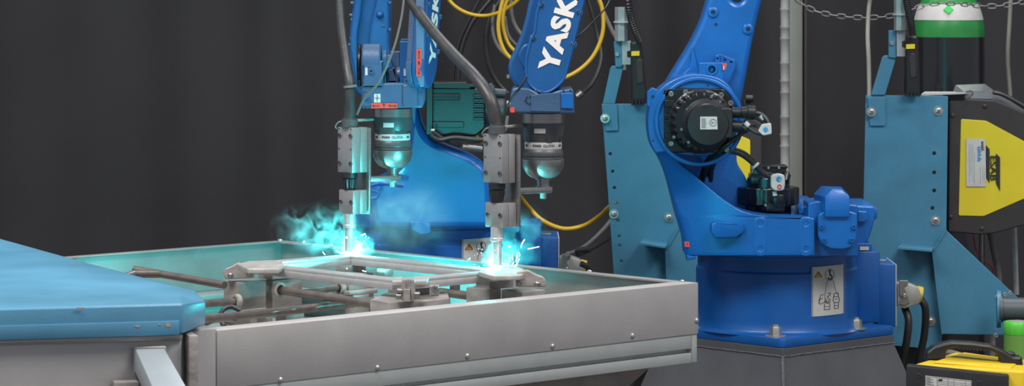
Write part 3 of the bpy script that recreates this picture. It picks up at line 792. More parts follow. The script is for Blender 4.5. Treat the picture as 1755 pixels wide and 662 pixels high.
# ================================================================== ROBOTS
DB = 7.4
def cylmap(cx3, cy3, R, a, z): return Vector((cx3 + math.sin(a) * R, cy3 - math.cos(a) * R, z))
def curved_patch(bm, c, R, a0, a1, z0, z1, th=.0012, n=8, skew=0):
    rows = []
    for k in range(n + 1):
        a = a0 + (a1 - a0) * k / n
        rows.append([bm.verts.new(cylmap(c.x, c.y, R + th, a, z0 + skew * (a - a0))), bm.verts.new(cylmap(c.x, c.y, R + th, a, z1 + skew * (a - a0))),
                     bm.verts.new(cylmap(c.x, c.y, R - .001, a, z1 + skew * (a - a0))), bm.verts.new(cylmap(c.x, c.y, R - .001, a, z0 + skew * (a - a0)))])
    for k in range(n):
        for j in range(4): bm.faces.new((rows[k][j], rows[k][(j + 1) % 4], rows[k + 1][(j + 1) % 4], rows[k + 1][j]))
    bm.faces.new(rows[0]); bm.faces.new(rows[-1][::-1]); return bm
def robot_base(root, off, pedroot):
    """cylinder, square foot, side boxes, warning plate, connector; off = world offset"""
    off = Vector(off)
    def Q(x, y, D=DB): return P(x, y, D) + off
    C0 = Q(1331, 0); c2 = Vector((C0.x, C0.y, 0)); R = .1975
    zf = Q(1326, 597, 7.12).z; zt2 = zf + .0215
    zskirt = Q(1331, 445, 7.2).z
    bm = BM()
    lathe(bm, (c2.x, c2.y, zt2 - .002), UPV, [(0, R + .014), (.004, R + .006), (.010, R + .002), (.03, R), (zskirt - zt2 - .035, R), (zskirt - zt2 - .030, R - .004), (zskirt - zt2 + .004, R - .004)], 96)
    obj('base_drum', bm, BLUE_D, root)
    # foot: square on its corner
    h = .285; d1 = E1; d2 = E2
    pts = []
    fr = c2 + Vector((0, -h, 0))
    def cc(a, b): return c2 + d1 * a + d2 * b
    L = .202
    ring = [(-L, L - .012), (-L + .012, L), (L - .05, L), (L, L - .05), (L, -L), (-L, -L)]
    ring = [(-L + .0, L - .01), (-L + .01, L), (L, L), (L, -L), (-L, -L)]
    # front corner is the one with a=-L (towards camera along -E1), b=+L
    bm = BM(); top_ = [cc(a, b) + UPV * zt2 for a, b in ring]; bot_ = [cc(a, b) + UPV * zf for a, b in ring]
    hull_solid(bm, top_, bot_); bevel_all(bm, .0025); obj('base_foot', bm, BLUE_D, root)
    first = None
    for (a, b) in ((-.172, .152), (.085, .182), (-.15, -.15)):
        p = cc(a, b) + UPV * zt2
        q = BM(); hexnut(q, p, .0145, .021); obj('anchor_bolt', q, CHROME, root)
    # side boxes (right)
    zb0 = zt2 - .0
    def zz(y, D): return (HC - (y - HY) * D / F) + off.z
    DX = 7.45; x0, x1 = Q(1462, 0, DX).x, Q(1508, 0, DX).x; x2 = Q(1537, 0, DX).x; YB = DX + .1 + off.y
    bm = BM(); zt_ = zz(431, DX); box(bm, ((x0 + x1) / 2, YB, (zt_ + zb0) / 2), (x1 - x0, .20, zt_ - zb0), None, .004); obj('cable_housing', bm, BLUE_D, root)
    bm = BM(); zt3 = zz(454, DX); zq = zz(563, DX); box(bm, ((x1 + x2) / 2 - .003, YB + .02, (zt3 + zq) / 2), (x2 - x1 + .006, .20, zt3 - zq), None, .004)
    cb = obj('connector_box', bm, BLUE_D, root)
    obj('box_edge', box(BM(), (x2 + .0015, YB + .02, (zt3 + zq) / 2), (.003, .19, zt3 - zq - .004), None, .001), WHITE, cb)
    bm = BM(); box(bm, (x1 + .012, YB - .02, zt3 + .003), (.026, .03, .006), None, .001); obj('box_bracket', bm, STEEL, cb)
    # bits between the drum and box
    bm = BM(); box(bm, (Q(1450, 0).x, 7.42 + off.y, zz(466, 7.4)), (.05, .03, .02)); cyl(bm, Q(1435, 452, 7.4), Q(1465, 450, 7.4), .010, 14); obj('cable_gland', bm, DGREY, root)
    # warning plate
    a0 = math.asin((1378 - 1331) / 138.0); a1 = math.asin((1437 - 1331) / 138.0) * .985; z1 = zz(458, 7.215); z0 = zz(543, 7.215)
    bm = BM(); curved_patch(bm, c2, R, a0, a1, z0, z1, .0015, 10, .004); lab_ = obj('lifting_label', bm, WHITE, root)
    W = (a1 - a0); H = z1 - z0
    def dec(polys, m, nm):
        q = BM()
        for poly in polys:
            f_ = [q.verts.new(cylmap(c2.x, c2.y, R + .0019, a0 + W * u, z0 + H * v + .004 * W * u)) for u, v in poly]
            b2 = [q.verts.new(cylmap(c2.x, c2.y, R + .0012, a0 + W * u, z0 + H * v + .004 * W * u)) for u, v in poly]
            q.faces.new(f_); q.faces.new(b2[::-1])
            for i in range(len(f_)): q.faces.new((f_[i], b2[i], b2[(i + 1) % len(f_)], f_[(i + 1) % len(f_)]))
        return obj(nm, q, m, lab_, smooth=0)
    def line(p, q_, w=.012, asp=1.45):
        dx, dy = q_[0] - p[0], (q_[1] - p[1]) * asp; l = math.hypot(dx, dy) or 1; nx, ny = -dy / l * w, dx / l * w / asp
        return [(p[0] + nx, p[1] + ny), (q_[0] + nx, q_[1] + ny), (q_[0] - nx, q_[1] - ny), (p[0] - nx, p[1] - ny)]
    def pl(pts, w=.012): return [line(pts[i], pts[i + 1], w) for i in range(len(pts) - 1)]
    dec([[(.08, .79), (.26, .79), (.17, .90)]], ORANGE, 'warning_triangle')
    L_ = pl([(.08, .79), (.26, .79), (.17, .90), (.08, .79)], .012) + pl([(.17, .81), (.17, .87)], .012)
    L_ += pl([(.02, .01), (.98, .01), (.98, .99), (.02, .99), (.02, .01)], .006)
    # hook
    L_ += pl([(.46, .90), (.50, .87), (.54, .91)], .012) + pl([(.50, .92), (.50, .82), (.56, .79), (.57, .75), (.52, .72), (.46, .74), (.45, .77)], .022)
    L_ += pl([(.36, .80), (.38, .90), (.50, .94), (.60, .90), (.64, .80), (.58, .71), (.44, .70), (.36, .78)], .006)
    # slings
    L_ += pl([(.42, .70), (.36, .45), (.34, .18)], .005) + pl([(.60, .70), (.68, .50), (.74, .40)], .005)
    # left robot drawing
    L_ += pl([(.22, .34), (.50, .40), (.52, .45), (.24, .42), (.18, .30), (.22, .34)], .010) + pl([(.22, .30), (.18, .26), (.24, .24), (.40, .30), (.42, .24), (.50, .26), (.50, .34)], .010)
    L_ += pl([(.34, .24), (.34, .12), (.50, .12), (.50, .24)], .010) + pl([(.36, .18), (.48, .18)], .008) + pl([(.38, .36), (.38, .24)], .008) + pl([(.44, .38), (.46, .24)], .008)
    # right robot drawing
    L_ += pl([(.64, .43), (.78, .43), (.78, .36), (.62, .36), (.64, .43)], .010) + pl([(.62, .36), (.60, .28), (.66, .24), (.80, .24), (.82, .30), (.78, .36)], .010)
    L_ += pl([(.64, .24), (.64, .12), (.78, .12), (.78, .24)], .010) + pl([(.66, .31), (.78, .31)], .008) + pl([(.64, .18), (.78, .18)], .008)
    dec(L_, INK, 'lifting_drawing')
    # heavy-duty connector at the right with hoses
    xr = x2 + .004; yc = DX + .05 + off.y
    cn = obj('connector_hood', bevel_all(hull_solid(BM(), [Vector((xr, yc - .03, zz(488, DX))), Vector((xr + .030, yc - .03, zz(488, DX))), Vector((xr + .052, yc - .03, zz(494, DX))), Vector((xr + .060, yc - .03, zz(508, DX))), Vector((xr + .055, yc - .03, zz(522, DX))), Vector((xr + .018, yc - .03, zz(531, DX))), Vector((xr, yc - .03, zz(528, DX)))],
        [Vector((xr, yc + .03, zz(488, DX))), Vector((xr + .030, yc + .03, zz(488, DX))), Vector((xr + .052, yc + .03, zz(494, DX))), Vector((xr + .060, yc + .03, zz(508, DX))), Vector((xr + .055, yc + .03, zz(522, DX))), Vector((xr + .018, yc + .03, zz(531, DX))), Vector((xr, yc + .03, zz(528, DX)))]), .003), CONN, root)
    q = BM(); M = frame((xr, yc - .034, zz(510, DX)), (1, 0, 0), UPV)
    prism(q, rnd([(.004, -.018), (.012, -.004), (.004, .006), (.004, .040), (.026, .040), (.026, .030), (.016, .024), (.024, .004), (.030, -.014), (.018, -.022)], .002), .004, M, bev=.0006)
    obj('locking_lever', q, STEEL, cn)
    q = BM(); bolt_bm(q, Vector((xr + .017, yc - .036, zz(508, DX))), (0, -1, 0), .005, .004); obj('lever_pin', q, CHROME, cn)
    q = BM(); lathe(q, Vector((xr + .030, yc, zz(505, DX))), (1, 0, -.25), [(0, .020), (.018, .020), (.020, .022), (.034, .022), (.036, .017)], 20); obj('cable_gland', q, YCABLE, cn)
    # pedestal
    pd = pedroot
    bm = BM()
    ztp = zf - .0005; L2 = .203; sk = .018
    def sq(L_, z): return [cc(a, b) + UPV * z for a, b in ((-L_, L_), (L_, L_), (L_, -L_), (-L_, -L_))]
    hull_solid(bm, sq(L2, ztp), sq(L2, ztp - sk)); bevel_all(bm, .0015)
    hull_solid(bm, sq(L2 - .002, ztp - sk - .0002), sq(L2 + .055, ztp - .20)); 
    q2 = sq(L2 + .055, ztp - .20); hull_solid(bm, q2, [Vector((p.x, p.y, 0)) for p in sq(L2 + .055, 0)])
    obj('pedestal_body', bm, PEDG, pd, smooth=20)
    q = BM(); ws = sq(L2 - .001, ztp - sk - .001)
    for i in range(2):
        pts_ = [ws[(i + 3) % 4] + (ws[i] - ws[(i + 3) % 4]) * (k / 60) + UPV * random.uniform(-.0007, .0007) for k in range(61)]
        tube(q, pts_, .0026, n=6, sm=0)
    a_, b2_ = ws[0], sq(L2 + .055, ztp - .20)[0]
    tube(q, [a_ + (b2_ - a_) * (k / 24) + Vector((random.uniform(-.0008, .0008), 0, 0)) for k in range(25)], .0035, n=6, sm=0)
    obj('weld_seam', q, mat('weld_bead_paint', (.11, .11, .12), .35, 0, .3, 120), pd)
    return Q, c2, zskirt, zz
# ---- right robot
pedB = thing('robot_pedestal', 'dark grey tapered steel pedestal carrying the right blue robot', 'pedestal', (P(1331, 0, DB).x, DB, 0), 'robot pedestals')
robB = thing('industrial_robot', 'large blue robot arm on the right, black motor disc facing the camera', 'robot', tuple(P(1331, 597, DB)))
Q, c2B, zsk, zzB = robot_base(robB, (0, 0, 0), pedB)
# skirt ring of the swivel
bm = BM(); zA = zsk + .002; zBt = HC - (376 - HY) * 7.2 / F
cS = Vector((P(1322, 0, DB).x, DB, 0))
lathe(bm, (cS.x, cS.y, zA), UPV, [(0, .200), (.003, .208), (.012, .212), (.06, .212), (zBt - zA - .004, .210), (zBt - zA, .206)], 96)
obj('swivel_skirt', bm, BLUE, robB)
# front web rising to the shoulder disc
DW = 7.13
outer = open2([(1175, 439), (1171, 408), (1161, 374), (1152, 340), (1143, 305), (1131, 275), (1117, 252), (1111, 228), (1110, 203), (1114, 180), (1124, 160), (1141, 144), (1164, 132), (1190, 127), (1218, 129), (1240, 138), (1256, 155), (1264, 180), (1266, 207), (1261, 232), (1246, 252), (1226, 263), (1200, 268), (1172, 266), (1152, 260)], 4)
inner = open2([(1153, 262), (1165, 280), (1185, 297), (1215, 322), (1245, 346), (1275, 363), (1310, 371), (1342, 373)], 4)
def xat(curve, y, side):
    best = None
    for i in range(len(curve) - 1):
        (xa, ya), (xb, yb) = curve[i], curve[i + 1]
        if min(ya, yb) <= y <= max(ya, yb) and ya != yb:
            x = xa + (xb - xa) * (y - ya) / (yb - ya)
            if best is None or (x < best if side < 0 else x > best): best = x
    return best
bm = BM(); gl = []; rowsY = [256 + i * 4 for i in range(30)] + [374, 376, 384, 396, 408, 420, 432, 439]
rowsY = sorted(set(y for y in rowsY if y <= 372)) + [374, 376, 384, 396, 408, 420, 432, 439]
NC = 24
for y in rowsY:
    xl = xat([p for p in outer if p[0] < 1180], y, -1); xr_ = 1396 if y > 373 else max(xat(inner, max(y, 262.5), 1) or 1153, xl + 14)
    wy = min(1, max(0, (y - 250) / 90)); wy = wy * wy * (3 - 2 * wy); fr, bk2 = [], []
    for k in range(NC + 1):
        x = xl + (xr_ - xl) * k / NC
        D = 7.128 - .012 * wy + (.10 * wy + .012) * (max(0, 1300 - x) / 190) ** 2
        if k == 0: D += .006
        fr.append(bm.verts.new(P(x, y, D)))
        q_ = P(x, y, 7.13); bk2.append(bm.verts.new((q_.x, 7.235 + .03 * (max(0, 1300 - x) / 190), q_.z)))
    gl.append((fr, bk2))
for i in range(len(gl) - 1):
    for k in range(NC):
        bm.faces.new((gl[i][0][k], gl[i][0][k + 1], gl[i + 1][0][k + 1], gl[i + 1][0][k])); bm.faces.new((gl[i][1][k + 1], gl[i][1][k], gl[i + 1][1][k], gl[i + 1][1][k + 1]))
    for k in (0, NC): bm.faces.new((gl[i][0][k], gl[i + 1][0][k], gl[i + 1][1][k], gl[i][1][k]))
for i in (0, -1):
    for k in range(NC): bm.faces.new((gl[i][0][k], gl[i][0][k + 1], gl[i][1][k + 1], gl[i][1][k]))
bevel_all(bm, .003, 3, 50)
obj('swivel_wall', bm, BLUE, robB, smooth=50)
shape = [p for p in outer if p[1] < 268] 
bm = BM(); prism(bm, pp(shape, DW), .115, front(DW), [circ(*XZ(1200, 208, DW), .064, 32)], bev=.004)
web = obj('swivel_web', bm, BLUE, robB, smooth=45)
# raised rim ring round shoulder
bm = BM(); c_ = XZ(1196, 207, DW)
prism(bm, circ(c_[0] + .003, c_[1] - .002, .106, 64), .010, front(DW - .008), [circ(c_[0] + .003, c_[1] - .002, .096, 64)], bev=.003); obj('shoulder_rim', bm, BLUE, robB)
# rear wall of swivel
bm = BM(); plate(bm, [(1145, 262), (1160, 225), (1262, 220), (1263, 280), (1276, 300), (1290, 330), (1300, 376), (1180, 376), (1160, 320)], 7.33, .03, .01, bev=.004); obj('swivel_rear_wall', bm, BLUE, robB)
# ear on the left of disc, small holes with their dark put in as black discs
bm = BM(); plate(bm, [(1109, 158), (1118, 150), (1128, 154), (1130, 166), (1118, 186), (1109, 182)], DW + .004, .03, .003, bev=.002); plate(bm, [(1112, 236), (1118, 232), (1124, 246), (1118, 250)], DW + .004, .03, .003); splitobj('casting_ear', bm, BLUE, robB)
bm = BM()
for (x, y, r_) in ((1171, 139, .0035), (1166, 147, .0022), (1207, 138, .0035), (1213, 146, .0022), (1119, 165, .0028), (1190, 265, .0025), (1119, 241, .0020)):
    lathe(bm, P(x, y, DW - .0005), (0, -1, 0), [(-.004, r_), (0.0012, r_), (0.0012, r_ * .6)], 12)
splitobj('hole_disc', bm, BLACK, robB)
# mounting lugs (two slots) with holes, the dark inside them filled in black
for cxp in (1303.5, 1381.5):
    bm = BM(); pts = pp([(cxp - 11.5, 372), (cxp + 11.5, 372), (cxp + 11.5, 440), (cxp - 11.5, 440)], 7.115)
    prism(bm, rnd(pts, .0155, 8), .03, front(7.115), [circ(*XZ(cxp, 384, 7.115), .0048, 12), circ(*XZ(cxp, 427, 7.115), .0048, 12)], bev=.003)
    lg = obj('mounting_lug', bm, BLUE, robB)
    bm = BM()
    for yy in (384, 427): cyl(bm, P(cxp, yy, 7.119), P(cxp, yy, 7.13), .0047, 12)
    splitobj('lug_hole_fill', bm, BLACK, lg)
# hex lug
bm = BM(); a = [P(1219, 384, 7.09), P(1226, 381, 7.09), P(1262, 383, 7.09), P(1274, 386, 7.10), P(1276, 398, 7.10), P(1262, 408, 7.10), P(1226, 409, 7.09), P(1219, 400, 7.09)]
hull_solid(bm, a, [p + Vector(((.0 if i else 0), .06, 0)) for i, p in enumerate(a)]); bevel_all(bm, .004, 3, 25); obj('lifting_boss', bm, BLUE, robB)
# cast characters
bm = BM(); text_bm(bm, 'HW499', .0165, frame(P(1342, 405.5, 7.1285), (1, 0, 0), UPV), .0012, .0003, space=1.25); text_bm(bm, 'FAX1Z', .0165, frame(P(1343, 416.5, 7.1285), (1, 0, 0), UPV), .0012, .0003, space=1.25)
obj('cast_marking', bm, BLUE, robB)
# red sticker bottom left
bm = BM(); plate(bm, [(1173, 414), (1181, 415), (1182, 424), (1174, 423)], 7.160, .001, bev=.0001); st = obj('red_sticker', bm, RED, robB)
text_bm(q := BM(), 'S', .007, frame(P(1178, 419, 7.1588), (1, 0, 0), UPV), .0001); obj('sticker_letter', q, INK, st)
bm = BM(); plate(bm, [(1176, 438), (1192, 440), (1192, 444), (1177, 447)], DW + .02, .04, .001); obj('skirt_lip', bm, BLUE, robB)
# shelf left of gear cover
bm = BM(); plate(bm, [(1385, 349), (1402, 345), (1470, 352), (1470, 440), (1385, 440)], 7.14, .12, .004, bev=.003); obj('gearbox_housing', bm, BLUE, robB)
bm = BM(); plate(bm, [(1402, 369), (1410, 364), (1455, 362), (1469, 366), (1468, 412), (1460, 424), (1445, 428), (1425, 427), (1408, 420), (1402, 405)], 7.11, .03, .006, bev=.003); gc = obj('gear_cover', bm, BLUE, robB)
a = [P(1395, 331, 7.14), P(1407, 319, 7.16), P(1443, 323, 7.16), P(1455, 338, 7.13), P(1455, 372, 7.11), P(1414, 372, 7.10), P(1395, 366, 7.14)]
bm = BM()
fr_ = [P(1414, 338, 7.10), P(1426, 324, 7.11), P(1443, 325, 7.11), P(1456, 338, 7.10), P(1456, 372, 7.10), P(1414, 372, 7.10)]
bk_ = [P(1395, 332, 7.2), P(1407, 319, 7.2), P(1441, 320, 7.2), P(1454, 333, 7.2), P(1454, 370, 7.2), P(1395, 366, 7.2)]
hull_solid(bm, fr_, bk_); bevel_all(bm, .0015); obj('cover_hood', bm, BLUE, robB)
q = BM(); bolt_bm(q, P(1408, 389, 7.108), (0, -1, 0), .0062, .006); b0 = obj('cap_screw', q, BLUE, gc)
for (x, y) in ((1463, 389), (1412, 412), (1459, 412)): dup(b0, P(x, y, 7.108) - P(1408, 389, 7.108))
bm = BM(); plate(bm, [(1456, 352), (1500, 354), (1500, 372), (1494, 396), (1486, 417), (1466, 422), (1456, 420)], 7.2, .14, .008, bev=.004)
plate(bm, [(1470, 362), (1486, 363), (1487, 376), (1482, 381), (1470, 381)], 7.185, .03, .003, bev=.002); obj('rear_housing', bm, BLUE, robB)
bm = BM(); plate(bm, [(1464, 417), (1494, 417), (1496, 431), (1464, 431)], 7.19, .08, .003, bev=.002); ft_ = obj('stop_block', bm, BLUE_D, robB)
bm = BM(); plate(bm, [(1474, 423), (1489, 423), (1489, 429), (1474, 429)], 7.188, .002, bev=.0002)
obj('scale_plate', bm, CREAM, ft_)
bm = BM()
for (x, y, D_) in ((1376, 357, 7.2), (1392, 358, 7.2), (1407, 363, 7.14), (1484, 352, 7.25), (1492, 356, 7.22), (1458, 358, 7.15)): cyl(bm, P(x, y + 4, D_), P(x, y - 2, D_), .0055, 12, .001)
splitobj('cap_screw', bm, BLUE, robB)
bm = BM(); plate(bm, [(1366, 344), (1396, 346), (1396, 352), (1366, 352)], 7.5, .2, bev=.002); box(bm, P(1425, 358, 7.42), (.19, .3, .03), None, .006); obj('swivel_deck', bm, BLUE, robB)
# ---- lower arm (behind the shoulder)
DAr = 7.245
left = open2([(1152, 240), (1137, 215), (1133, 180), (1140, 148), (1154, 122), (1172, 93), (1188, 65), (1203, 32), (1214, -5), (1228, -60), (1262, -330)], 4)
right = open2([(1400, -330), (1340, -140), (1316, -40), (1306, 0), (1296, 42), (1287, 85), (1279, 130), (1270, 175), (1262, 210), (1245, 240), (1200, 262)], 4)
bm = BM(); prism(bm, pp(left + right, DAr), .10, front(DAr), [circ(*XZ(1264, -7, DAr), .016, 20)], bev=.012); la = obj('lower_arm', bm, BLUE, robB, smooth=50)
bm = BM(); plate(bm, [(1148, 160), (1160, 136), (1181, 116), (1184, 105), (1184, 82), (1188, 78), (1197, 120), (1196, 140)], DAr - .006, .03, .004, bev=.003); obj('arm_rib', bm, BLUE, la)
for (x, y, r_, h_) in ((1222, 21, .0125, .004), (1282, 50, .0125, .004)):
    bm = BM(); p = P(x, y, DAr); lathe(bm, p, (0, -1, 0), [(-.004, r_ + .001), (h_, r_), (h_ + .001, r_ - .0015), (h_ + .001, .005), (-.002, .005)], 20); bo = obj('arm_boss', bm, BLUE, la)
    obj('threaded_hole_fill', cyl(BM(), P(x + 1, y, DAr - .0015), P(x + 1, y, DAr - .0052), .0048, 12), BLACK, bo)  # black fill stands for the dark inside the bore
bm = BM(); cyl(bm, P(1227, 42, DAr + .002), P(1227, 42, DAr - .001), .0036, 12); obj('threaded_hole_fill', bm, BLACK, la)  # black disc for the dark of a smaller hole
bm = BM(); plate(bm, [(1226, 96), (1233, 92), (1260, 103), (1261, 114), (1243, 158), (1224, 150)], DAr - .012, .02, .003, [(1230, 101, .0022), (1243, 103, .0022), (1253, 107, .0026)], bev=.0015)
plate(bm, [(1236, 94), (1240, 93), (1240, 110), (1236, 110)], DAr - .018, .01, bev=.001); obj('arm_bracket', bm, BLUE, la)
bm = BM(); plate(bm, [(1198, 108), (1240, 107), (1240, 160), (1198, 150)], DW + .012, .05, .003, [(1220, 119, .0085)], bev=.002); lb = obj('shoulder_bracket', bm, BLUE, robB)
bm = BM(); p = P(1220, 119, DW + .012); lathe(bm, p, (0, -1, 0), [(-.02, .0145), (.0015, .0145), (.0025, .0135), (.0025, .0088), (-.02, .0085)], 24); cyl(bm, P(1220, 119, DW + .04), P(1219, 119, DW + .02), .006, 12); obj('bracket_bush', bm, BLUE, lb)
bm = BM(); plate(bm, [(1238, 108), (1246, 109), (1243, 121), (1239, 121)], DW + .008, .004, bev=.0005); tg = obj('warning_tag', bm, RED, robB)
bm = BM(); plate(bm, [(1240, 113), (1242, 114), (1241, 120), (1239, 119)], DW + .006, .002, bev=.0002); obj('tag_corner', bm, WHITE, tg)
# upper arm link across to the elbow, above the picture
bm = BM(); tube(bm, [P(1335, -300, 7.25), P(1210, -345, 6.8), P(1063, -330, 6.05)], [.10, .085, .07], n=24, sm=6)
bmesh.ops.create_uvsphere(bm, u_segments=24, v_segments=16, radius=.12, matrix=Matrix.Translation(P(1335, -300, 7.28))); obj('elbow_link', bm, BLUE, robB)
# ---- black motor on shoulder
mo = obj('motor_flange', plate(BM(), [(1138, 153), (1150, 151), (1240, 152), (1252, 165), (1257, 190), (1257, 240), (1240, 262), (1150, 262), (1138, 252)], DW - .008, .05, .006, bev=.003), BLACKM, robB)
bm = BM(); cm = P(1200, 208, DW - .006)
lathe(bm, cm, (0, -1, 0), [(-.01, .076), (.022, .076), (.024, .072), (.03, .071), (.052, .070), (.055, .066), (.055, .050)], 96, tooth=(3, 5, .006)); obj('motor_fin_ring', bm, BLACKM, robB)
bm = BM(); cm2 = P(1211, 212, DW - .055)
lathe(bm, cm2, (0, -1, 0), [(-.01, .060), (.008, .060), (.011, .056), (.020, .056), (.024, .051), (.046, .050), (.050, .047), (.051, .03)], 64)
plate(bm, [(1212, 187), (1252, 185), (1256, 189), (1256, 237), (1212, 237)], 7.028, .05, .004, bev=.003)
mc = obj('motor_cap', bm, BLACK, robB)
bm = BM(); plate(bm, [(1200, 200), (1229, 200), (1230, 222), (1200, 222)], 7.0225, .0012, bev=.0002); ml = obj('motor_label', bm, WHITE, mc)
bm = BM()
for k in range(7): plate(bm, [(1202.5, 203 + k * 2.5), (1202.5 + random.uniform(6, 10), 203 + k * 2.5), (1210, 204 + k * 2.5), (1202.5, 204 + k * 2.5)], 7.0212, .0004, bev=.0001)
prism(bm, circ(*XZ(1222, 210, 7.0212), .0085, 20), .0004, front(7.0212), [circ(*XZ(1222, 210, 7.0212), .0072, 20)], bev=.0001)
text_bm(bm, 'Y', .012, frame(P(1222, 210, 7.0211), (0, 0, 1), (-1, 0, 0)), .0002); obj('label_print', bm, mat('pale_print', (.25, .22, .22), .5), ml)
q = BM(); bolt_bm(q, P(1150, 161, DW - .008), (0, -1, 0), .0072, .007); b0 = obj('flange_screw', q, STEEL, robB)
for (x, y) in ((1175, 158), (1236, 163), (1252, 177), (1150, 246), (1245, 256)): dup(b0, P(x, y, DW - .008) - P(1150, 161, DW - .008))
q = BM(); bolt_bm(q, P(1219, 166, 7.066), (0, -1, 0), .0040, .004); b0 = obj('ring_screw', q, STEEL, robB)
for (x, y) in ((1168, 222), (1155, 235), (1180, 244), (1192, 245), (1240, 236), (1178, 188), (1234, 175)): dup(b0, P(x, y, 7.066) - P(1219, 166, 7.066))
bm = BM()
for (y0, y1, x0, x1) in ((172, 183, 1139, 1156), (228, 238, 1140, 1158), (196, 200, 1138, 1150), (206, 210, 1138, 1150)): plate(bm, [(x0, y0), (x1, y0), (x1, y1), (x0, y1)], DW - .022, .02, .001, bev=.001)
splitobj('cooling_block', bm, BLACKM, robB)
# connectors and cables
bm = BM(); cyl(bm, P(1254, 193, 7.05), P(1270, 193, 7.05), .0125, 18, .001); cyl(bm, P(1270, 193, 7.05), P(1282, 192, 7.05), .0145, 18, .001); cyl(bm, P(1280, 192, 7.05), P(1295, 193, 7.05), .0175, 18, .002)
cyl(bm, P(1254, 216, 7.05), P(1272, 217, 7.05), .0135, 18, .001); cyl(bm, P(1268, 217, 7.05), P(1283, 224, 7.05), .0085, 14, .001); obj('motor_connector', bm, BLACK, robB)
bm = BM(); ptube(bm, [(1292, 193, 7.05), (1304, 196, 7.05), (1315, 206, 7.04), (1318, 218, 7.03), (1310, 226, 7.03), (1296, 223, 7.04), (1284, 216, 7.05), (1276, 206, 7.05)], .0048)
ptube(bm, [(1312, 230, 7.02), (1298, 228, 7.03), (1285, 220, 7.04), (1278, 212, 7.05)], .0045)
ptube(bm, [(1296, 217, 7.08), (1280, 222, 7.1), (1262, 236, 7.1), (1246, 248, 7.1), (1232, 262, 7.12), (1222, 280, 7.2), (1218, 310, 7.25)], .0055)
ptube(bm, [(1252, 240, 7.11), (1230, 262, 7.14), (1212, 285, 7.2), (1204, 312, 7.25)], .0048)
ptube(bm, [(1210, 300, 7.25), (1222, 270, 7.18), (1245, 260, 7.13), (1268, 264, 7.13), (1288, 278, 7.14), (1305, 296, 7.15), (1324, 306, 7.16)], .0058)
ptube(bm, [(1216, 305, 7.25), (1230, 268, 7.19), (1250, 256, 7.15), (1275, 262, 7.15), (1295, 280, 7.16), (1310, 296, 7.17), (1326, 300, 7.17)], .0048)
ptube(bm, [(1200, 305, 7.26), (1212, 275, 7.2), (1226, 262, 7.16)], .0050)
splitobj('motor_cable', bm, DCABLE, robB)
bm = BM()
for (x, y, D_, d) in ((1280, 213, 7.043, (1, .0, -.8)), (1306, 201, 7.05, (1, 0, -1))): cyl(bm, P(x - 3, y - 3, D_), P(x + 3, y + 3, D_), .0062, 12)
splitobj('cable_marker', bm, WHITE, robB)
bm = BM(); plate(bm, [(1306, 213), (1322, 211), (1323, 230), (1308, 233), (1299, 225)], 7.015, .012, .004, bev=.002); f1 = obj('ferrite_tag', bm, WHITE, robB)
obj('tag_symbol', cyl(BM(), P(1312, 222, 7.0155), P(1312, 222, 7.0135), .0055, 16), LBLUE, f1)
bm = BM(); plate(bm, [(1321, 301), (1333, 297), (1345, 300), (1346, 314), (1344, 327), (1328, 328), (1321, 322)], 7.14, .018, .006, bev=.004); f2 = obj('ferrite_tag', bm, WHITE, robB)
bm = BM(); prism(bm, circ(*XZ(1335, 307, 7.138), .0062, 18), .002, front(7.138), [circ(*XZ(1335, 307, 7.138), .0048, 18)], bev=.0002); plate(bm, [(1334, 303), (1337, 307), (1335, 307), (1335, 311), (1333, 311), (1333, 307), (1331, 307)], 7.138, .002, bev=.0001); obj('tag_symbol', bm, LBLUE, f2)
bm = BM(); prism(bm, circ(*XZ(1336, 320, 7.138), .0055, 18), .002, front(7.138), [circ(*XZ(1336, 320, 7.138), .0028, 18)], bev=.0002); obj('tag_symbol', bm, RED, f2)
bm = BM(); plate(bm, [(1324, 329), (1331, 328), (1332, 336), (1325, 337)], 7.15, .008, .001); obj('tag_tail', bm, WHITE, f2)
bm = BM(); 
lathe(bm, P(1293, 283, 7.13), (1, 0, -1.1), [(0, .0115), (.005, .0115)], 16); lathe(bm, P(1217, 278, 7.19), (.3, 0, -1), [(0, .016), (.004, .016)], 16); splitobj('cable_tie', bm, ZTIE, robB)
# ---- S axis motor standing on swivel
bm = BM(); p0_ = P(1317, 374, 7.33)
def hY(y): return (374 - y) * 7.33 / F
lathe(bm, p0_, UPV, [(0, .055), (hY(352), .055), (hY(350), .072), (hY(348), .075), (hY(322), .075), (hY(320), .070)], 72, tooth=(2, 4, .003))
lathe(bm, p0_, UPV, [(hY(322), .052), (hY(305), .052), (hY(303), .048), (hY(300), .048)], 32)
box(bm, P(1317, 306, 7.33), (.092, .088, .024), None, .004); box(bm, P(1318, 294, 7.33), (.078, .076, .030), None, .003); box(bm, P(1318, 285, 7.33), (.084, .08, .006), None, .002)
box(bm, P(1328, 356, 7.262), (.046, .03, .02), None, .003); box(bm, P(1334, 344, 7.25), (.024, .02, .03), None, .003); cyl(bm, P(1348, 298, 7.27), P(1345, 312, 7.26), .011, 16, .002)
sm_ = obj('base_motor', bm, BLACKM, robB)
bm = BM()
for (x, y) in ((1299, 288), (1317, 288), (1335, 288), (1312, 352), (1340, 352)): bolt_bm(bm, P(x, y, 7.29 if y < 300 else 7.245), (0, -1, 0), .0032, .003)
splitobj('cap_screw', bm, CHROME, sm_)
# hoses from connector, right robot
for k, pts in enumerate(([(1577, 512, 7.5), (1586, 530, 7.5), (1584, 575, 7.52), (1572, 640, 7.54), (1566, 760, 7.56)], [(1551, 528, 7.5), (1557, 550, 7.48), (1553, 590, 7.48), (1542, 640, 7.5), (1530, 760, 7.52)])):
    q = ptube(BM(), pts, .0095, n=12); hz = obj('power_cable', q, DCABLE)
    tag(hz, ('thick black cable curving from the yellow ringed outlet of the right robot connector', 'thick black cable dropping straight from the right robot connector body')[k], 'cable')

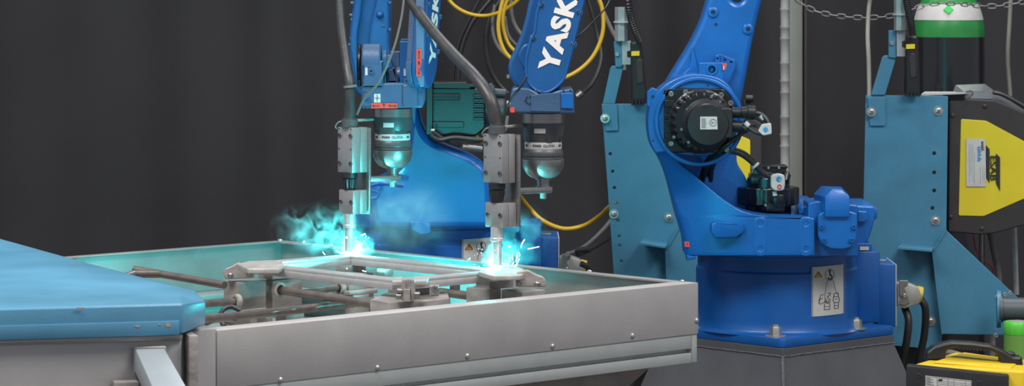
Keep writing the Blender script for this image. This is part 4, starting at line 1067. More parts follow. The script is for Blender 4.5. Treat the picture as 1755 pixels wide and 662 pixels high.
# ---- right forearm and wrist (white lettering), nearest the right torch
def zigfore(root, D, M_extra=None):
    X = lambda bm: bm.transform(M_extra) if M_extra is not None else None
    parts = {}
    bm = BM()
    body = open2([(1075, -330), (960, -120), (922, -40), (908, 0), (901, 32), (893, 60), (882, 86), (873, 106), (872, 124), (880, 142), (895, 155), (930, 160)], 3) + open2([(960, 152), (975, 120), (990, 60), (1006, -10), (1040, -120), (1110, -330)], 3)
    prism(bm, pp(body, D + .03), .10, front(D + .03), bev=.006); X(bm); parts['body'] = obj('forearm', bm, FOREB, root, smooth=50)
    bm = BM(); prism(bm, smooth2(pp([(901, 118), (893, 108), (889, 92), (900, 76), (912, 80), (916, 100)], D + .02)), .02, front(D + .024), bev=.003); X(bm); obj('forearm_bearing', bm, FOREB, parts['body'])
    bm = BM()
    out = [(1005, -14), (1002, 2)] + open2([(990, 52), (972, 126), (962, 145), (945, 158), (928, 161), (911, 152), (902, 137), (899, 119), (900, 98)], 4) + [(909, 62), (914, 56), (918, 20), (921, 12), (926, -14), (962, -125), (1036, -135)]
    prism(bm, pp(out, D), .035, front(D), bev=.004); X(bm); cv = obj('forearm_cover', bm, FOREB, root, smooth=45)
    bm = BM(); op = rnd(pp(out, D), .006, 3); cxo = sum(p[0] for p in op) / len(op)
    inn = []
    n_ = len(op)
    ar = sum(op[i][0] * op[(i + 1) % n_][1] - op[(i + 1) % n_][0] * op[i][1] for i in range(n_)); sg = 1 if ar > 0 else -1
    def inset(d):
        r_ = []
        for i in range(n_):
            a = Vector(op[i - 1]); b = Vector(op[(i + 1) % n_]); t_ = (b - a).normalized(); r_.append((op[i][0] - t_.y * d * sg, op[i][1] + t_.x * d * sg))
        return r_
    prism(bm, inset(.0005), .004, front(D - .0016), [inset(.0048)], bev=.0014); obj('cover_rim', bm, FOREB, cv, smooth=50)
    for (x, y) in ((927, 9), (993, 22), (913, 66), (983, 77), (919, 156), (929, 158)):
        bm = BM(); bolt_bm(bm, P(x, y, D - .0003), (0, -1, 0), .0032, .002); X(bm); obj('cover_screw', bm, WRISTB, cv)
        if y < 100:
            bm = BM(); p = P(x, y, D); lathe(bm, p, (0, -1, 0), [(-.003, .0068), (.0006, .0065), (.0010, .006), (.0010, .0048), (0, .0045)], 18); X(bm); obj('screw_boss', bm, FOREB, cv)
    bm = BM(); up = (P(971, 0, D) - P(941, 105, D)).normalized()
    text_bm(bm, 'YASKAWA', .0480, frame(P(941, 118, D - .0008) + Vector((0, 0, 0)), up, UPV.cross(up) if False else Vector((0, -1, 0)).cross(up)), .0002, .0023, align='LEFT', space=1.10, xs=1.12)
    X(bm); obj('lettering', bm, LETTER, cv, smooth=0)
    return cv
DF = 5.60
fcv = zigfore(robB, DF)
# wrist housing
bm = BM(); plate(bm, [(878, 153), (886, 150), (908, 152), (930, 165), (958, 155), (980, 152), (983, 156), (985, 195), (873, 193), (874, 172)], 5.595, .13, .003, bev=.003)
wr = obj('wrist_housing', bm, WRISTB, robB)
bm = BM(); plate(bm, [(962, 160), (982, 159), (983, 187), (962, 186)], 5.592, .01, .002, bev=.0015); wp_ = obj('access_plate', bm, BLUE, wr)
bm = BM()
for (x, y) in ((903, 167), (909, 166), (903, 176), (908, 178), (901, 172), (966, 156), (978, 155)): lathe(bm, P(x, y, 5.5945), (0, -1, 0), [(-.002, .0018), (.0008, .0018), (.0008, .001)], 10)
splitobj('screw', bm, INK, wr)
bm = BM(); plate(bm, [(874, 185), (882, 184), (882, 193), (875, 193)], 5.592, .002, bev=.0002); obj('red_sticker', bm, RED, wr)
bm = BM(); cyl(bm, P(868, 178, 5.6), P(876, 178, 5.6), .006, 12, .001); cyl(bm, P(872, 128, 5.64), P(872, 134, 5.64), .004, 10); obj('hose_fitting', bm, ALU, wr)
bm = BM(); plate(bm, [(910, 163), (960, 158), (961, 192), (910, 191)], 5.5935, .004, .002, bev=.001); obj('front_plate', bm, WRISTB, wr)

# ---- left robot
OA = Vector((-584 * DB / F, 0, 46 * DB / F))
pedA = thing('robot_pedestal', 'dark grey steel pedestal behind the table carrying the left blue robot', 'pedestal', (P(747, 0, DB).x, DB, 0), 'robot pedestals')
del pedA['group']; del pedB['group']
robA = thing('industrial_robot', 'blue robot behind the smoke on the left, lit cyan by the arcs', 'robot', tuple(P(747, 551, DB)))
Q2, c2A, zskA, zzA = robot_base(robA, OA, pedA)
bm = BM(); zA = zskA + .002
lathe(bm, (c2A.x, c2A.y, zA), UPV, [(0, .200), (.003, .205), (.012, .208), (.08, .208), (.105, .200)], 96); obj('swivel_skirt', bm, BLUE, robA)
bm = BM(); sh = open2([(642, 392), (636, 360), (634, 325), (645, 308), (672, 292), (692, 265), (699, 220), (702, 150), (704, 100)], 4) + open2([(712, 100), (716, 180), (722, 212), (737, 238), (768, 252), (802, 266), (826, 282), (838, 300), (842, 330), (842, 392)], 4)
prism(bm, pp(sh, 7.16), .13, front(7.16), bev=.016); obj('swivel_web', bm, BLUE, robA, smooth=60)
bm = BM(); plate(bm, [(700, 378), (722, 378), (738, 384), (738, 402), (722, 404), (706, 396)], 7.15, .04, .006, bev=.004); obj('lifting_boss', bm, BLUE, robA)
bm = BM(); plate(bm, [(835, 300), (868, 302), (890, 380), (890, 398), (835, 398)], 7.3, .2, .006, bev=.006); obj('rear_housing', bm, BLUE, robA)
bm = BM(); ptube(bm, [(634, 318, 7.0), (655, 314, 7.0), (690, 318, 7.02)], .006); ptube(bm, [(634, 340, 7.0), (646, 338, 7.0), (648, 330, 7.0), (636, 326, 7.0)], .004); splitobj('hydraulic_pipe', bm, BLUE, robA)
# motor, horizontal, finned
bm = BM(); D_ = 7.12
plate(bm, [(730, 142), (742, 140), (742, 232), (730, 232)], D_ - .02, .14, .002, bev=.002)
obj('motor_flange', bm, BLACKM, robA)
bm = BM(); plate(bm, [(738, 150), (812, 150), (832, 158), (832, 220), (815, 234), (745, 234), (738, 226)], D_, .12, .004, bev=.004)
plate(bm, [(742, 141), (798, 141), (806, 150), (806, 153), (742, 152)], D_ - .012, .1, .002, bev=.002)
plate(bm, [(742, 161), (788, 161), (788, 172), (742, 172)], D_ - .008, .02, .001, bev=.001)
plate(bm, [(742, 209), (794, 209), (795, 219), (742, 219)], D_ - .010, .02, .001, bev=.001)
plate(bm, [(800, 145), (815, 143), (815, 150), (800, 151)], D_ - .01, .02, .001); mb = obj('motor_body', bm, BLACKM, robA)
bm = BM()
for k in range(6):
    y = 162 + k * 8; plate(bm, [(811, y), (829, y), (829, y + 4), (811, y + 4)], D_ - .012, .02, .001, bev=.001)
for y in (163, 168): plate(bm, [(741, y), (787, y), (787, y + 2.5), (741, y + 2.5)], D_ - .012, .01, .0005, bev=.0008)
splitobj('cooling_fin', bm, BLACKM, mb)
bm = BM(); cyl(bm, P(828, 186, D_ + .05), P(866, 186, D_ + .05), .040, 32, .004); cyl(bm, P(842, 158, D_ + .02), P(868, 160, D_ + .02), .010, 16, .002); plate(bm, [(830, 150), (842, 142), (848, 150), (846, 160), (832, 160)], D_, .04, .002); obj('motor_end', bm, DGREY, robA)
bm = BM(); ptube(bm, [(870, 200, 7.12), (862, 230, 7.1), (825, 240, 7.08), (780, 236, 7.08), (752, 240, 7.08), (738, 232, 7.08)], .006); ptube(bm, [(742, 226, 7.09), (770, 244, 7.09), (800, 250, 7.1), (830, 250, 7.12)], .005); splitobj('motor_cable', bm, DCABLE, robA)
bm = BM(); cyl(bm, P(792, 252, 7.08), P(826, 256, 7.1), .008, 12, .002); cyl(bm, P(739, 224, 7.05), P(745, 224, 7.05), .004, 10); splitobj('cable_marker', bm, STEEL, robA)
# lower arm of left robot with two ribs and a recess
DL = 7.0
bm = BM(); prism(bm, pp(open2([(640, 175), (612, 160), (603, 130), (600, 100), (598, 76), (601, 36), (606, 0), (612, -60), (640, -330)], 3) + open2([(720, -330), (680, -60), (670, 0), (668, 45), (668, 87), (674, 140), (664, 170)], 3), DL), .09, front(DL), bev=.006); la2 = obj('lower_arm', bm, FOREB, robA, smooth=50)
bm = BM(); prism(bm, pp(open2([(615, -60), (608, 0), (603, 36), (600, 76), (603, 101), (610, 145)], 3) + open2([(622, 150), (614, 100), (613, 60), (618, 30), (621, 0), (630, -60)], 3), DL - .02), .03, front(DL - .02), bev=.005); obj('arm_rib', bm, FOREB, la2)
bm = BM(); prism(bm, pp(open2([(660, -60), (645, 0), (638, 30), (633, 60), (633, 84), (650, 120)], 3) + open2([(674, 120), (668, 87), (667, 45), (669, 0), (684, -60)], 3), DL - .03), .04, front(DL - .03), bev=.008); obj('arm_rib', bm, FOREB, la2)
bm = BM(); bolt_bm(bm, P(651, 25, DL - .03), (0, -1, 0), .0095, .014, False); obj('arm_plug', bm, FOREB, la2)
bm = BM()
for (x, y) in ((604, 5), (602, 26), (604, 34), (603, 66), (600, 77)): cyl(bm, P(x + 2, y, DL - .01), P(x - 3, y, DL - .01), .004, 10)
for (x, y) in ((656, 43), (668, 50), (668, 4)): cyl(bm, P(x, y, DL - .028), P(x, y, DL - .034), .0035, 10)
splitobj('arm_screw', bm, WRISTB, la2)
bm = BM(); tube(bm, [P(675, -300, 7.02), P(720, -345, 6.6), P(830, -330, 6.2)], [.08, .08, .07], n=24, sm=6); obj('elbow_link', bm, FOREB, robA)
bm = BM(); cyl(bm, P(640, 156, 7.06), P(712, 156, 7.22), .034, 28, .004); obj('shoulder_hub', bm, FOREB, robA)
# wrist fork
DWt = 5.90
bm = BM(); plate(bm, [(619, 186), (619, 150), (625, 142), (657, 142), (712, 142), (728, 150), (728, 172), (724, 185)], DWt - .03, .09, .003, bev=.004)
plate(bm, [(690, 146), (712, 138), (716, 140), (716, 184), (690, 184)], DWt - .035, .05, .003, bev=.003)
wf = obj('wrist_housing', bm, WRISTB, robA)
# left lobe, a fat disc with its axis sideways
bm = BM(); cL = P(621, 104, DWt); lathe(bm, cL, (1, 0, 0), [(0, .030), (.003, .033), (.034, .033), (.037, .030), (.037, .015), (.030, .012)], 40)
plate(bm, [(621, 104), (657, 104), (657, 150), (621, 150)], DWt - .032, .066, .001, bev=.003); obj('wrist_lobe', bm, WRISTB, wf)
bm = BM(); cyl(bm, P(613, 112, DWt + .03), P(620, 112, DWt + .03), .042, 28, .002); obj('wrist_seal', bm, BLACKM, wf)
bm = BM(); lathe(bm, P(657, 102, DWt), (1, 0, 0), [(0, .018), (.006, .018), (.007, .010), (.014, .009)], 28); cyl(bm, P(672, 132, DWt + .02), P(692, 126, DWt + .02), .016, 20, .004); plate(bm, [(660, 120), (676, 112), (684, 136), (684, 144), (662, 144)], DWt, .05, .002, bev=.006); obj('wrist_pivot', bm, WRISTB, wf)
bm = BM(); plate(bm, [(685, 70), (713, 70), (713, 146), (685, 146)], DWt - .02, .045, .002, bev=.0025); plate(bm, [(687, 67), (712, 67), (712, 70), (687, 70)], DWt - .018, .04, .001, bev=.001); obj('wrist_motor_box', bm, FOREB, wf)
bm = BM(); plate(bm, [(668, 88), (686, 88), (686, 142), (676, 118), (670, 106)], DWt + .02, .03, .001, bev=.002); obj('wrist_web', bm, WRISTB, wf)
q = BM(); bolt_bm(q, P(636, 122, DWt - .032), (0, -1, 0), .0055, .004); b0 = obj('cap_screw', q, WRISTB, wf)
for (x, y) in ((697, 139), (628, 165)): dup(b0, P(x, y, DWt - .032) - P(636, 122, DWt - .032))
def lab4(x0, y0, x1, y1, D, m, nm, par):
    return obj(nm, plate(BM(), [(x0, y0), (x1, y0), (x1, y1), (x0, y1)], D, .001, bev=.0001), m, par)
l1 = lab4(641, 161, 652, 176, DWt - .0305, WHITE, 'type_label', wf); lab4(692, 118, 696, 130, DWt - .0205, WHITE, 'small_label', wf); lab4(626, 116, 630, 129, DWt - .0325, WHITE, 'small_label', wf)
bm = BM(); plate(bm, [(646.2, 162), (646.8, 162), (646.8, 175), (646.2, 175)], DWt - .0316, .0003, bev=.0001); plate(bm, [(642.5, 168), (650.5, 168), (650.5, 168.7), (642.5, 168.7)], DWt - .0316, .0003, bev=.0001); obj('label_print', bm, INK, l1)
rl = lab4(636, 177, 681, 186, DWt - .0315, RED, 'red_label', wf)
bm = BM(); 
def arrow(bm, c, d, l, D, w=.0004):
    x = Vector(d).normalized(); M = frame(c, x, Vector((0, -1, 0)).cross(x))
    prism(bm, [(-l / 2, -w), (l / 2 - .004, -w), (l / 2 - .004, -.0017), (l / 2, 0), (l / 2 - .004, .0017), (l / 2 - .004, w), (-l / 2, w)], .0003, M, bev=.00005)
text_bm(bm, 'T', .0095, frame(P(658, 181.3, DWt - .0327), (1, 0, 0), UPV), .0001, .0001)
arrow(bm, P(644, 181.5, DWt - .0327), (-1, 0, 0), .0155, 0); arrow(bm, P(673, 181.5, DWt - .0327), (1, 0, 0), .0155, 0)
text_bm(bm, '+', .008, frame(P(668, 181.3, DWt - .0328), (1, 0, 0), UPV), .0001, .0001)
obj('label_print', bm, INK, rl)
# the left forearm seen nearly edge on: narrow light side, lettered face turned right
rootM = None
ax0 = P(727, 0, DWt - .06); al = math.radians(73)
nx = Vector((math.cos(al), math.sin(al), 0)); # direction of cover width going away
def FA(s, py, t=0):   # s: metres along the cover width, t: metres of thickness to the left
    nrm = Vector((math.sin(al), -math.cos(al), 0)); b = P(727, py, DWt - .06); return Vector((ax0.x, ax0.y, b.z)) + nx * s - nrm * t
Mf = frame(Vector((ax0.x, ax0.y, 0)), nx, UPV)
ylean = .30
def fz(y): return P(727, y, DWt - .06).z
def fs(s, y): return (s + (100 - y) * (DWt / F) * ylean * 0.6, fz(y))
bm = BM(); outl = [fs(.0, -330), fs(.0, 105)] + [fs(.0425 - .0425 * math.cos(a), 108 + 44 * math.sin(a)) for a in [k * PI / 12 for k in range(0, 13)]] + [fs(.085, 105), fs(.085, -330)]
prism(bm, outl, .026, Mf, bev=.004); fa = obj('forearm_cover', bm, FOREB, robA, smooth=45)
bm = BM(); prism(bm, [(x * 1.0 + .004, z) for x, z in outl[:1]] + [(x + (.004 if i < 2 else 0), z) for i, (x, z) in enumerate(outl)][1:], .012, Matrix.Translation(-Mf.col[2].to_3d() * .026) @ Mf, bev=.002); obj('forearm', bm, WRISTB, robA)
bm = BM(); upA = (Vector((*fs(0, 0), 0)) - Vector((*fs(0, 100), 0))); upL = (Mf.to_3x3() @ upA.normalized())
org = Mf @ Vector((*fs(.050, 109), .0008))
text_bm(bm, 'YASKAWA', .0480, frame(org, upL, Mf.col[2].to_3d().cross(upL)), .0002, .0021, align='LEFT', space=1.10, xs=1.12); obj('lettering', bm, LETTER, fa, smooth=0)
for (s, y) in ((.006, 8), (.006, 60), (.08, 30), (.08, 90)):
    bm = BM(); bolt_bm(bm, Mf @ Vector((*fs(s, y), 0)), Mf.col[2].to_3d(), .005, .004); obj('cover_screw', bm, WRISTB, fa)
# red label with B and arrows on the narrow face
fr3 = frame(Vector((0, ax0.y - .0, 0)), (1, 0, 0), UPV)
rx = P(716, 0, ax0.y - .004); 
bm = BM(); plate(bm, [(713, -330), (727, -330), (727, 148), (720, 150), (713, 130)], ax0.y + .001, .02, .002, bev=.002); sf = obj('forearm_side', bm, mat('pale_blue_paint', (.085, .18, .31), .4, 0, .06, 10, coat=.2), robA)  # narrow side in a paler blue than the lettered cover
rl2 = obj('red_label', plate(BM(), [(713.5, 84), (722.5, 84), (722.5, 131), (713.5, 131)], ax0.y - .0001, .001, bev=.0001), RED, sf)
bm = BM(); text_bm(bm, 'B', .0085, frame(P(718, 108, ax0.y - .0013), (1, 0, 0), UPV), .0001, .0001); arrow(bm, P(718, 92, ax0.y - .0013), (0, 0, 1), .0125, 0); arrow(bm, P(718, 122, ax0.y - .0013), (0, 0, -1), .014, 0)
text_bm(bm, '+', .007, frame(P(718, 99, ax0.y - .0013), (1, 0, 0), UPV), .0001, .0001); obj('label_print', bm, INK, rl2)
# ================================================================== STANDS AND FEEDERS
def stand(kind, DS):
    if kind == 2:
        off = 0; shr = lambda y: 0
        root = thing('feeder_stand', 'teal blue steel plate stand at far right with yellow panelled feeder on it', 'stand', tuple(P(1550, 1000, DS)))
        out = [(1484, 163), (1625, 165), (1621, 470), (1614, 573), (1614, 600), (1500, 590), (1480, 570), (1478, 440)]
        holes = [(1601, 263, .0052), (1601, 296, .0052), (1601, 327, .0052), (1598, 357, .0052)]
        bolts = [(1493, 192), (1608, 190), (1603, 378), (1595, 551)]
        brk = [(1486, 166), (1518, 166), (1518, 212), (1516, 216), (1491, 216), (1490, 200)]
        gus = [(1620, 393), (1597, 430), (1614, 573), (1725, 575), (1744, 510)]; shelf = (1538, 421, 1597, 432)
        arm1 = [(1493, 163), (1512, 99), (1516, 95), (1536, 96), (1535, 103), (1517, 163)]
        arm2 = [(1523, 52), (1536, 52), (1536, 100), (1523, 98)]; clampb = (1537, 53, 1552, 97); pipe = (1531, 1555, -60, 52)
        tag_y = (1553, 1568, 76, 84); body = (1552, 62, 1577, 160)
    else:
        root = thing('feeder_stand', 'teal blue steel plate stand between the two robots, row of holes down its left edge', 'stand', tuple(P(1120, 1000, DS)))
        out = [(1031, 178), (1204, 178), (1204, 590), (1060, 590), (1052, 470), (1042, 330)]
        holes = [(1046, 264, .0045), (1050, 294, .0045), (1053, 322, .0045), (1056, 348, .0045), (1059, 378, .0045), (1061, 405, .0045), (1062, 421, .0045), (1065, 448, .0045)]
        bolts = [(1037, 203), (1052, 367), (1146, 373)]
        brk = [(1031, 178), (1058, 178), (1060, 224), (1038, 225)]
        gus = [(1163, 387), (1140, 428), (1146, 590), (1270, 590), (1270, 500)]; shelf = (1096, 413, 1140, 426)
        arm1 = [(1033, 178), (1046, 117), (1049, 113), (1069, 112), (1068, 118), (1054, 178)]
        arm2 = [(1052, 71), (1065, 71), (1066, 115), (1055, 115)]; clampb = (1066, 70, 1081, 111); pipe = (1053, 1076, 12, 70)
        tag_y = (1082, 1096, 88, 96); body = (1080, 72, 1109, 175)
    bm = BM(); plate(bm, out, DS, .006, .004, holes, bev=.001)
    mp = obj('face_plate', bm, STEELB, root)
    x0, x1 = out[0][0], out[1][0]
    q = BM(); c0 = P(x0 + 8, out[0][1], DS); c1 = P(x1 - 4, out[1][1], DS)
    box(q, ((c0.x + c1.x) / 2, DS + .09, c0.z - .35), (abs(c1.x - c0.x) * .75, .012, .6), None, .001)
    box(q, ((c0.x + c1.x) / 2 , DS + .05, c0.z - .30), (.01, .09, .5), None, .001); obj('rear_stiffener', q, STEELB, root)
    zf_ = P(0, 560, DS).z; q = BM(); box(q, ((c0.x + c1.x) / 2, DS + .15, zf_ / 2 + .02), (.09, .09, zf_ + .04), None, .004); box(q, ((c0.x + c1.x) / 2, DS + .15, .01), (.3, .3, .02), None, .003)
    box(q, ((c0.x + c1.x) / 2, DS + .085, zf_ + .05), (.09, .13, .08), None, .003); obj('column', q, CHARC, root)
    q = BM(); plate(q, brk, DS - .0065, .006, .003, bev=.0015); br = obj('hook_bracket', q, STEELB, root)
    q = BM(); plate(q, arm1, DS - .006, .008, .002, bev=.0015); plate(q, arm2, DS - .012, .006, .001, bev=.001); ha = obj('torch_holder_arm', q, STEELB, root)
    q = BM(); bolt_bm(q, P((arm2[0][0] + arm2[1][0]) / 2 - 1, 74 if kind == 2 else 93, DS - .018 + .006), (0, -1, 0), .006, .006); obj('holder_bolt', q, CHROME, ha)
    for (x, y) in bolts:
        d_ = DS - (.013 if (x, y) == bolts[0] else .0005)
        q = BM(); lathe(q, P(x, y, d_), (0, -1, 0), [(-.002, .0125), (.002, .0125), (.002, .0078), (.008, .0072), (.009, .005)], 16)
        bb = obj('plate_bolt', q, CHROME, root)
        q = BM(); cyl(q, P(x + 1, y, d_ - .008), P(x + 1, y, d_ - .015), .0038, 10); obj('bolt_stud', q, ROD, bb)
    q = BM(); x0_, y0_, x1_, y1_ = shelf
    hull_solid(q, [P(x0_, y0_ + 3, DS - .10), P(x1_, y1_ - 3, DS - .10), P(x1_ + 6, y1_ - 10, DS), P(x0_ + 8, y0_ - 4, DS)], [P(x0_, y0_ + 6, DS - .10), P(x1_, y1_, DS - .10), P(x1_ + 6, y1_ - 4, DS), P(x0_ + 8, y0_ + 2, DS)]); obj('shelf', q, STEELB, root)
    q = BM()
    g = [P(gus[0][0], gus[0][1], DS), P(gus[1][0], gus[1][1], DS - .10), P(gus[2][0], gus[2][1], DS - .02), P(gus[3][0], gus[3][1], DS + .02), P(gus[4][0], gus[4][1], DS + .04)]
    g = [P(x, y, DS - .03) for x, y in gus]
    prism(q, [(p.x, p.z) for p in g], .008, front(DS - .03), bev=.002); obj('gusset', q, STEELB, root)
    q = BM(); gg = [P(gus[0][0] + 1, gus[0][1], DS), P(gus[0][0], gus[0][1], DS - .034), P(gus[1][0], gus[1][1], DS - .034), P(gus[1][0], gus[1][1], DS)]
    hull_solid(q, gg, [p + Vector((.004, 0, -.003)) for p in gg]); gg = [P(gus[1][0], gus[1][1], DS), P(gus[1][0], gus[1][1], DS - .034), P(gus[2][0], gus[2][1], DS - .034), P(gus[2][0], gus[2][1], DS)]
    hull_solid(q, gg, [p + Vector((.004, 0, 0)) for p in gg]); obj('gusset_flange', q, STEELB, root)
    # feeding gun held in the arm: a thing of its own
    gun = thing('wire_pusher', ('black wire pusher with yellow tag, hung beside the gas bottle' if kind == 2 else 'black wire pusher with yellow tag, hung on the stand between robots'), 'wire feeder', tuple(P(body[0] + 12, body[3], DS + .0)))
    q = BM(); bx0, by0, bx1, by1 = body; sl = 4 if kind == 2 else 10
    prism(q, rnd(pp([(bx0, by0), (bx1 - sl, by0 - 1), (bx1 - sl + 2, by0 + 14), (bx1, by1 - 12), (bx1 - 2, by1 + 3), (bx0 + (3 if kind == 1 else 0), by1 + 3)], DS - .03), .006), .045, front(DS - .035), bev=.006); gb = obj('pusher_body', q, BLACK, gun)
    q = BM(); xx = bx0 + (bx1 - bx0) * .22 + (3 if kind == 1 else 0)
    plate(q, [(xx, by0 + 38), (xx + 4, by0 + 28), (xx + 12, by0 + 30), (xx + 14, by0 + 70), (xx + 3, by0 + 74)], DS - .037, .01, .004, bev=.003); obj('grip_panel', q, CHARC, gb)
    obj('yellow_tag', plate(BM(), [(tag_y[0], tag_y[2]), (tag_y[1], tag_y[2] - .5), (tag_y[1], tag_y[3] - .5), (tag_y[0], tag_y[3])], DS - .0385, .002, bev=.0002), mat('yellow_tag', (.80, .62, .02), .5), gb)
    q = BM(); 
    if kind == 1: ptube(q, [(1097, 74, DS - .055), (1090, 58, DS - .055), (1082, 36, DS - .055), (1078, 16, DS - .055), (1074, -20, DS - .055)], .0085, n=14, sm=12, ripple=.0016)
    else: ptube(q, [(1564, 62, DS - .055), (1562, 45, DS - .055), (1558, 25, DS - .055), (1554, 5, DS - .055), (1552, -20, DS - .055)], .0085, n=14, sm=12, ripple=.0016)
    obj('strain_relief', q, BLACK, gun)
    q = BM(); cx_, cy_ = (bx0 + bx1) / 2, by1
    for k in range(4): cyl(q, P(bx0 + 4 + k * 6, by1 - 4, DS - .06), P(bx0 + 4 + k * 6, by1 + 6, DS - .06), .003, 8)
    obj('ribbed_foot', q, BLACK, gun)
    cb_ = clampb
    q = BM(); plate(q, [(cb_[0], cb_[1]), (cb_[2], cb_[1]), (cb_[2], cb_[1] + 17), (cb_[0] + 9, cb_[1] + 18), (cb_[0] + 9, cb_[1] + 28), (cb_[2], cb_[1] + 29), (cb_[2], cb_[3]), (cb_[0], cb_[3])], DS - .020, .02, bev=.0008); obj('clamp_plate', q, GALV, gun)
    q = BM(); pc = P((pipe[0] + pipe[1]) / 2, 0, DS - .02); z0_, z1_ = P(0, pipe[3], DS - .02).z, P(0, pipe[2], DS - .02).z
    lathe(q, (pc.x, pc.y, z0_), UPV, [(0, .0165), (z1_ - z0_, .0165)], 6 if kind == 1 else 8); gp = obj('guide_tube', q, GALV, gun)
    yy = 39 if kind == 1 else 26
    q = BM(); lathe(q, (pc.x + .006, pc.y - .0, P(0, yy, DS - .02).z), UPV, [(0, .026), (.004, .026)], 20); splitobj('cable_tie', q, ZTIE, gp)
    return root
DS2 = 7.85; DS1 = 7.95
stand(2, DS2); stand(1, DS1)
# feeders
def feeder(kind, D):
    dx = 0 if kind == 2 else -452
    def G(x, y): return (x + dx, y + (0 if kind == 2 else 12))
    lab = 'black wire feeder with yellow panel, white sticker and black logo at right edge' if kind == 2 else 'yellow and black wire feeder half hidden behind the right blue robot'
    root = thing('wire_feed_unit', lab, 'wire feeder', tuple(P(1700 + dx, 402, D)))
    xr = 1800 if kind == 2 else 1760
    out = [G(1627, 168), G(1705, 172), G(xr, 212), G(xr, 374), G(1705, 400), G(1680, 402), G(1625, 398)]
    if kind == 1: out = [G(1627, 168), G(1705, 172), G(1758, 200), G(1758, 385), G(1705, 400), G(1625, 398)]
    q = BM(); plate(q, out, D, .20, .004, bev=.003); bd = obj('feeder_casing', q, CHARC, root)
    yl = [G(1647, 204), G(1690, 207), G(xr - 8, 262 if kind == 2 else 240), G(xr - 8, 325 if kind == 2 else 345), G(1686, 371), G(1643, 370)]
    if kind == 1: yl = [G(1647, 204), G(1690, 207), G(1738, 228), G(1738, 352), G(1686, 371), G(1643, 370)]
    q = BM(); plate(q, yl, D - .003, .005, .005, bev=.0015); yp = obj('door_panel', q, YELLOW, root)
    if kind == 2:
        q = BM(); plate(q, [(1656, 238), (1689, 238), (1690, 320), (1656, 320)], D - .0062, .001, bev=.0001); ws = obj('white_sticker', q, WHITE, yp)
        q = BM()
        text_bm(q, 'weld', .0125, frame(P(1684, 250, D - .0075), (0, 0, -1), (1, 0, 0)), .0001, .0002)
        obj('sticker_print', q, INK, ws)
        q = BM(); text_bm(q, 'saldola', .0145, frame(P(1678.5, 264, D - .0075), (0, 0, -1), (1, 0, 0)), .0001, .0003); obj('sticker_print', q, LBLUE, ws)
        q = BM()
        for k, (x, y0, y1) in enumerate(((1661, 246, 313), (1664, 246, 300), (1667, 250, 310), (1670, 262, 316), (1680, 285, 316), (1684, 285, 310), (1687, 285, 316))): plate(q, [(x, y0), (x + .6, y0), (x + .6, y1), (x, y1)], D - .0073, .0002, bev=.00005)
        obj('sticker_lines', q, mat('pale_grey_print', (.35, .35, .35), .5), ws)
        # ESAB mark
        q = BM(); plate(q, [(1690, 249), (1696, 256), (1696, 314), (1690, 304)], D - .0062, .001, bev=.0001); plate(q, [(1707, 263), (1714, 270), (1714, 328), (1707, 314)], D - .0062, .001, bev=.0001)
        text_bm(q, 'ESAB', .0235, frame(P(1702, 288, D - .0065), (0, 0, -1), (1, 0, 0)), .0003, .0004, xs=1.28)
        obj('logo', q, INK, yp, smooth=0)
        q = BM(); q0 = [(1633, 198), (1688, 182), (1630, 372), (1683, 392)]
        for (x, y) in q0: lathe(q, P(x, y, D), (0, -1, 0), [(-.002, .0055), (.003, .0055), (.004, .004)], 12)
        splitobj('casing_screw', q, CHARC, bd)
        # lid and clear cover on top
        q = BM(); z_ = P(0, 165, D).z
        hull_solid(q, [P(1579, 161, D - .02), P(1655, 158, D - .02), P(1665, 157, D + .16), P(1585, 157, D + .16)], [P(1579, 164, D - .02), P(1655, 161, D - .02), P(1665, 160, D + .16), P(1585, 160, D + .16)]); obj('top_lid', q, WHITE, root)
        q = BM(); a = [P(1652, 157, D + .02), P(1703, 155, D + .02), P(1700, 170, D + .02), P(1648, 168, D + .02)]
        hull_solid(q, a, [p + Vector((0, .15, .012)) for p in a]); a = [P(1703, 155, D + .02), P(1712, 160, D + .02), P(1780, 205, D + .02), P(1775, 212, D + .02), P(1700, 170, D + .02)]
        hull_solid(q, a, [p + Vector((0, .15, .0)) for p in a]); obj('spool_cover', q, CLEARP, root)
        q = BM(); ptube(q, [(1702, 158, D - .005), (1720, 163, D - .005), (1755, 182, D - .005), (1800, 210, D - .005)], .006); obj('cover_frame', q, DCABLE, root)
        q = BM(); ptube(q, [(1655, 157, D - .03), (1664, 156, D - .03), (1667, 162, D - .03), (1660, 168, D - .03)], .0014); obj('latch_wire', q, DCABLE, root)
        q = BM(); box(q, P(1635, 165, D + .02), (.05, .05, .016), None, .002); obj('lid_hinge', q, BLACK, root)
    else:
        q = BM(); cyl(q, P(1277, 169, D - .02), P(1291, 169, D - .02), .010, 16, .002); box(q, P(1280, 178, D), (.018, .03, .02)); obj('carry_handle', q, BLACK, root)
    return root
feeder(2, DS2 + .03); feeder(1, DS1 + .1)
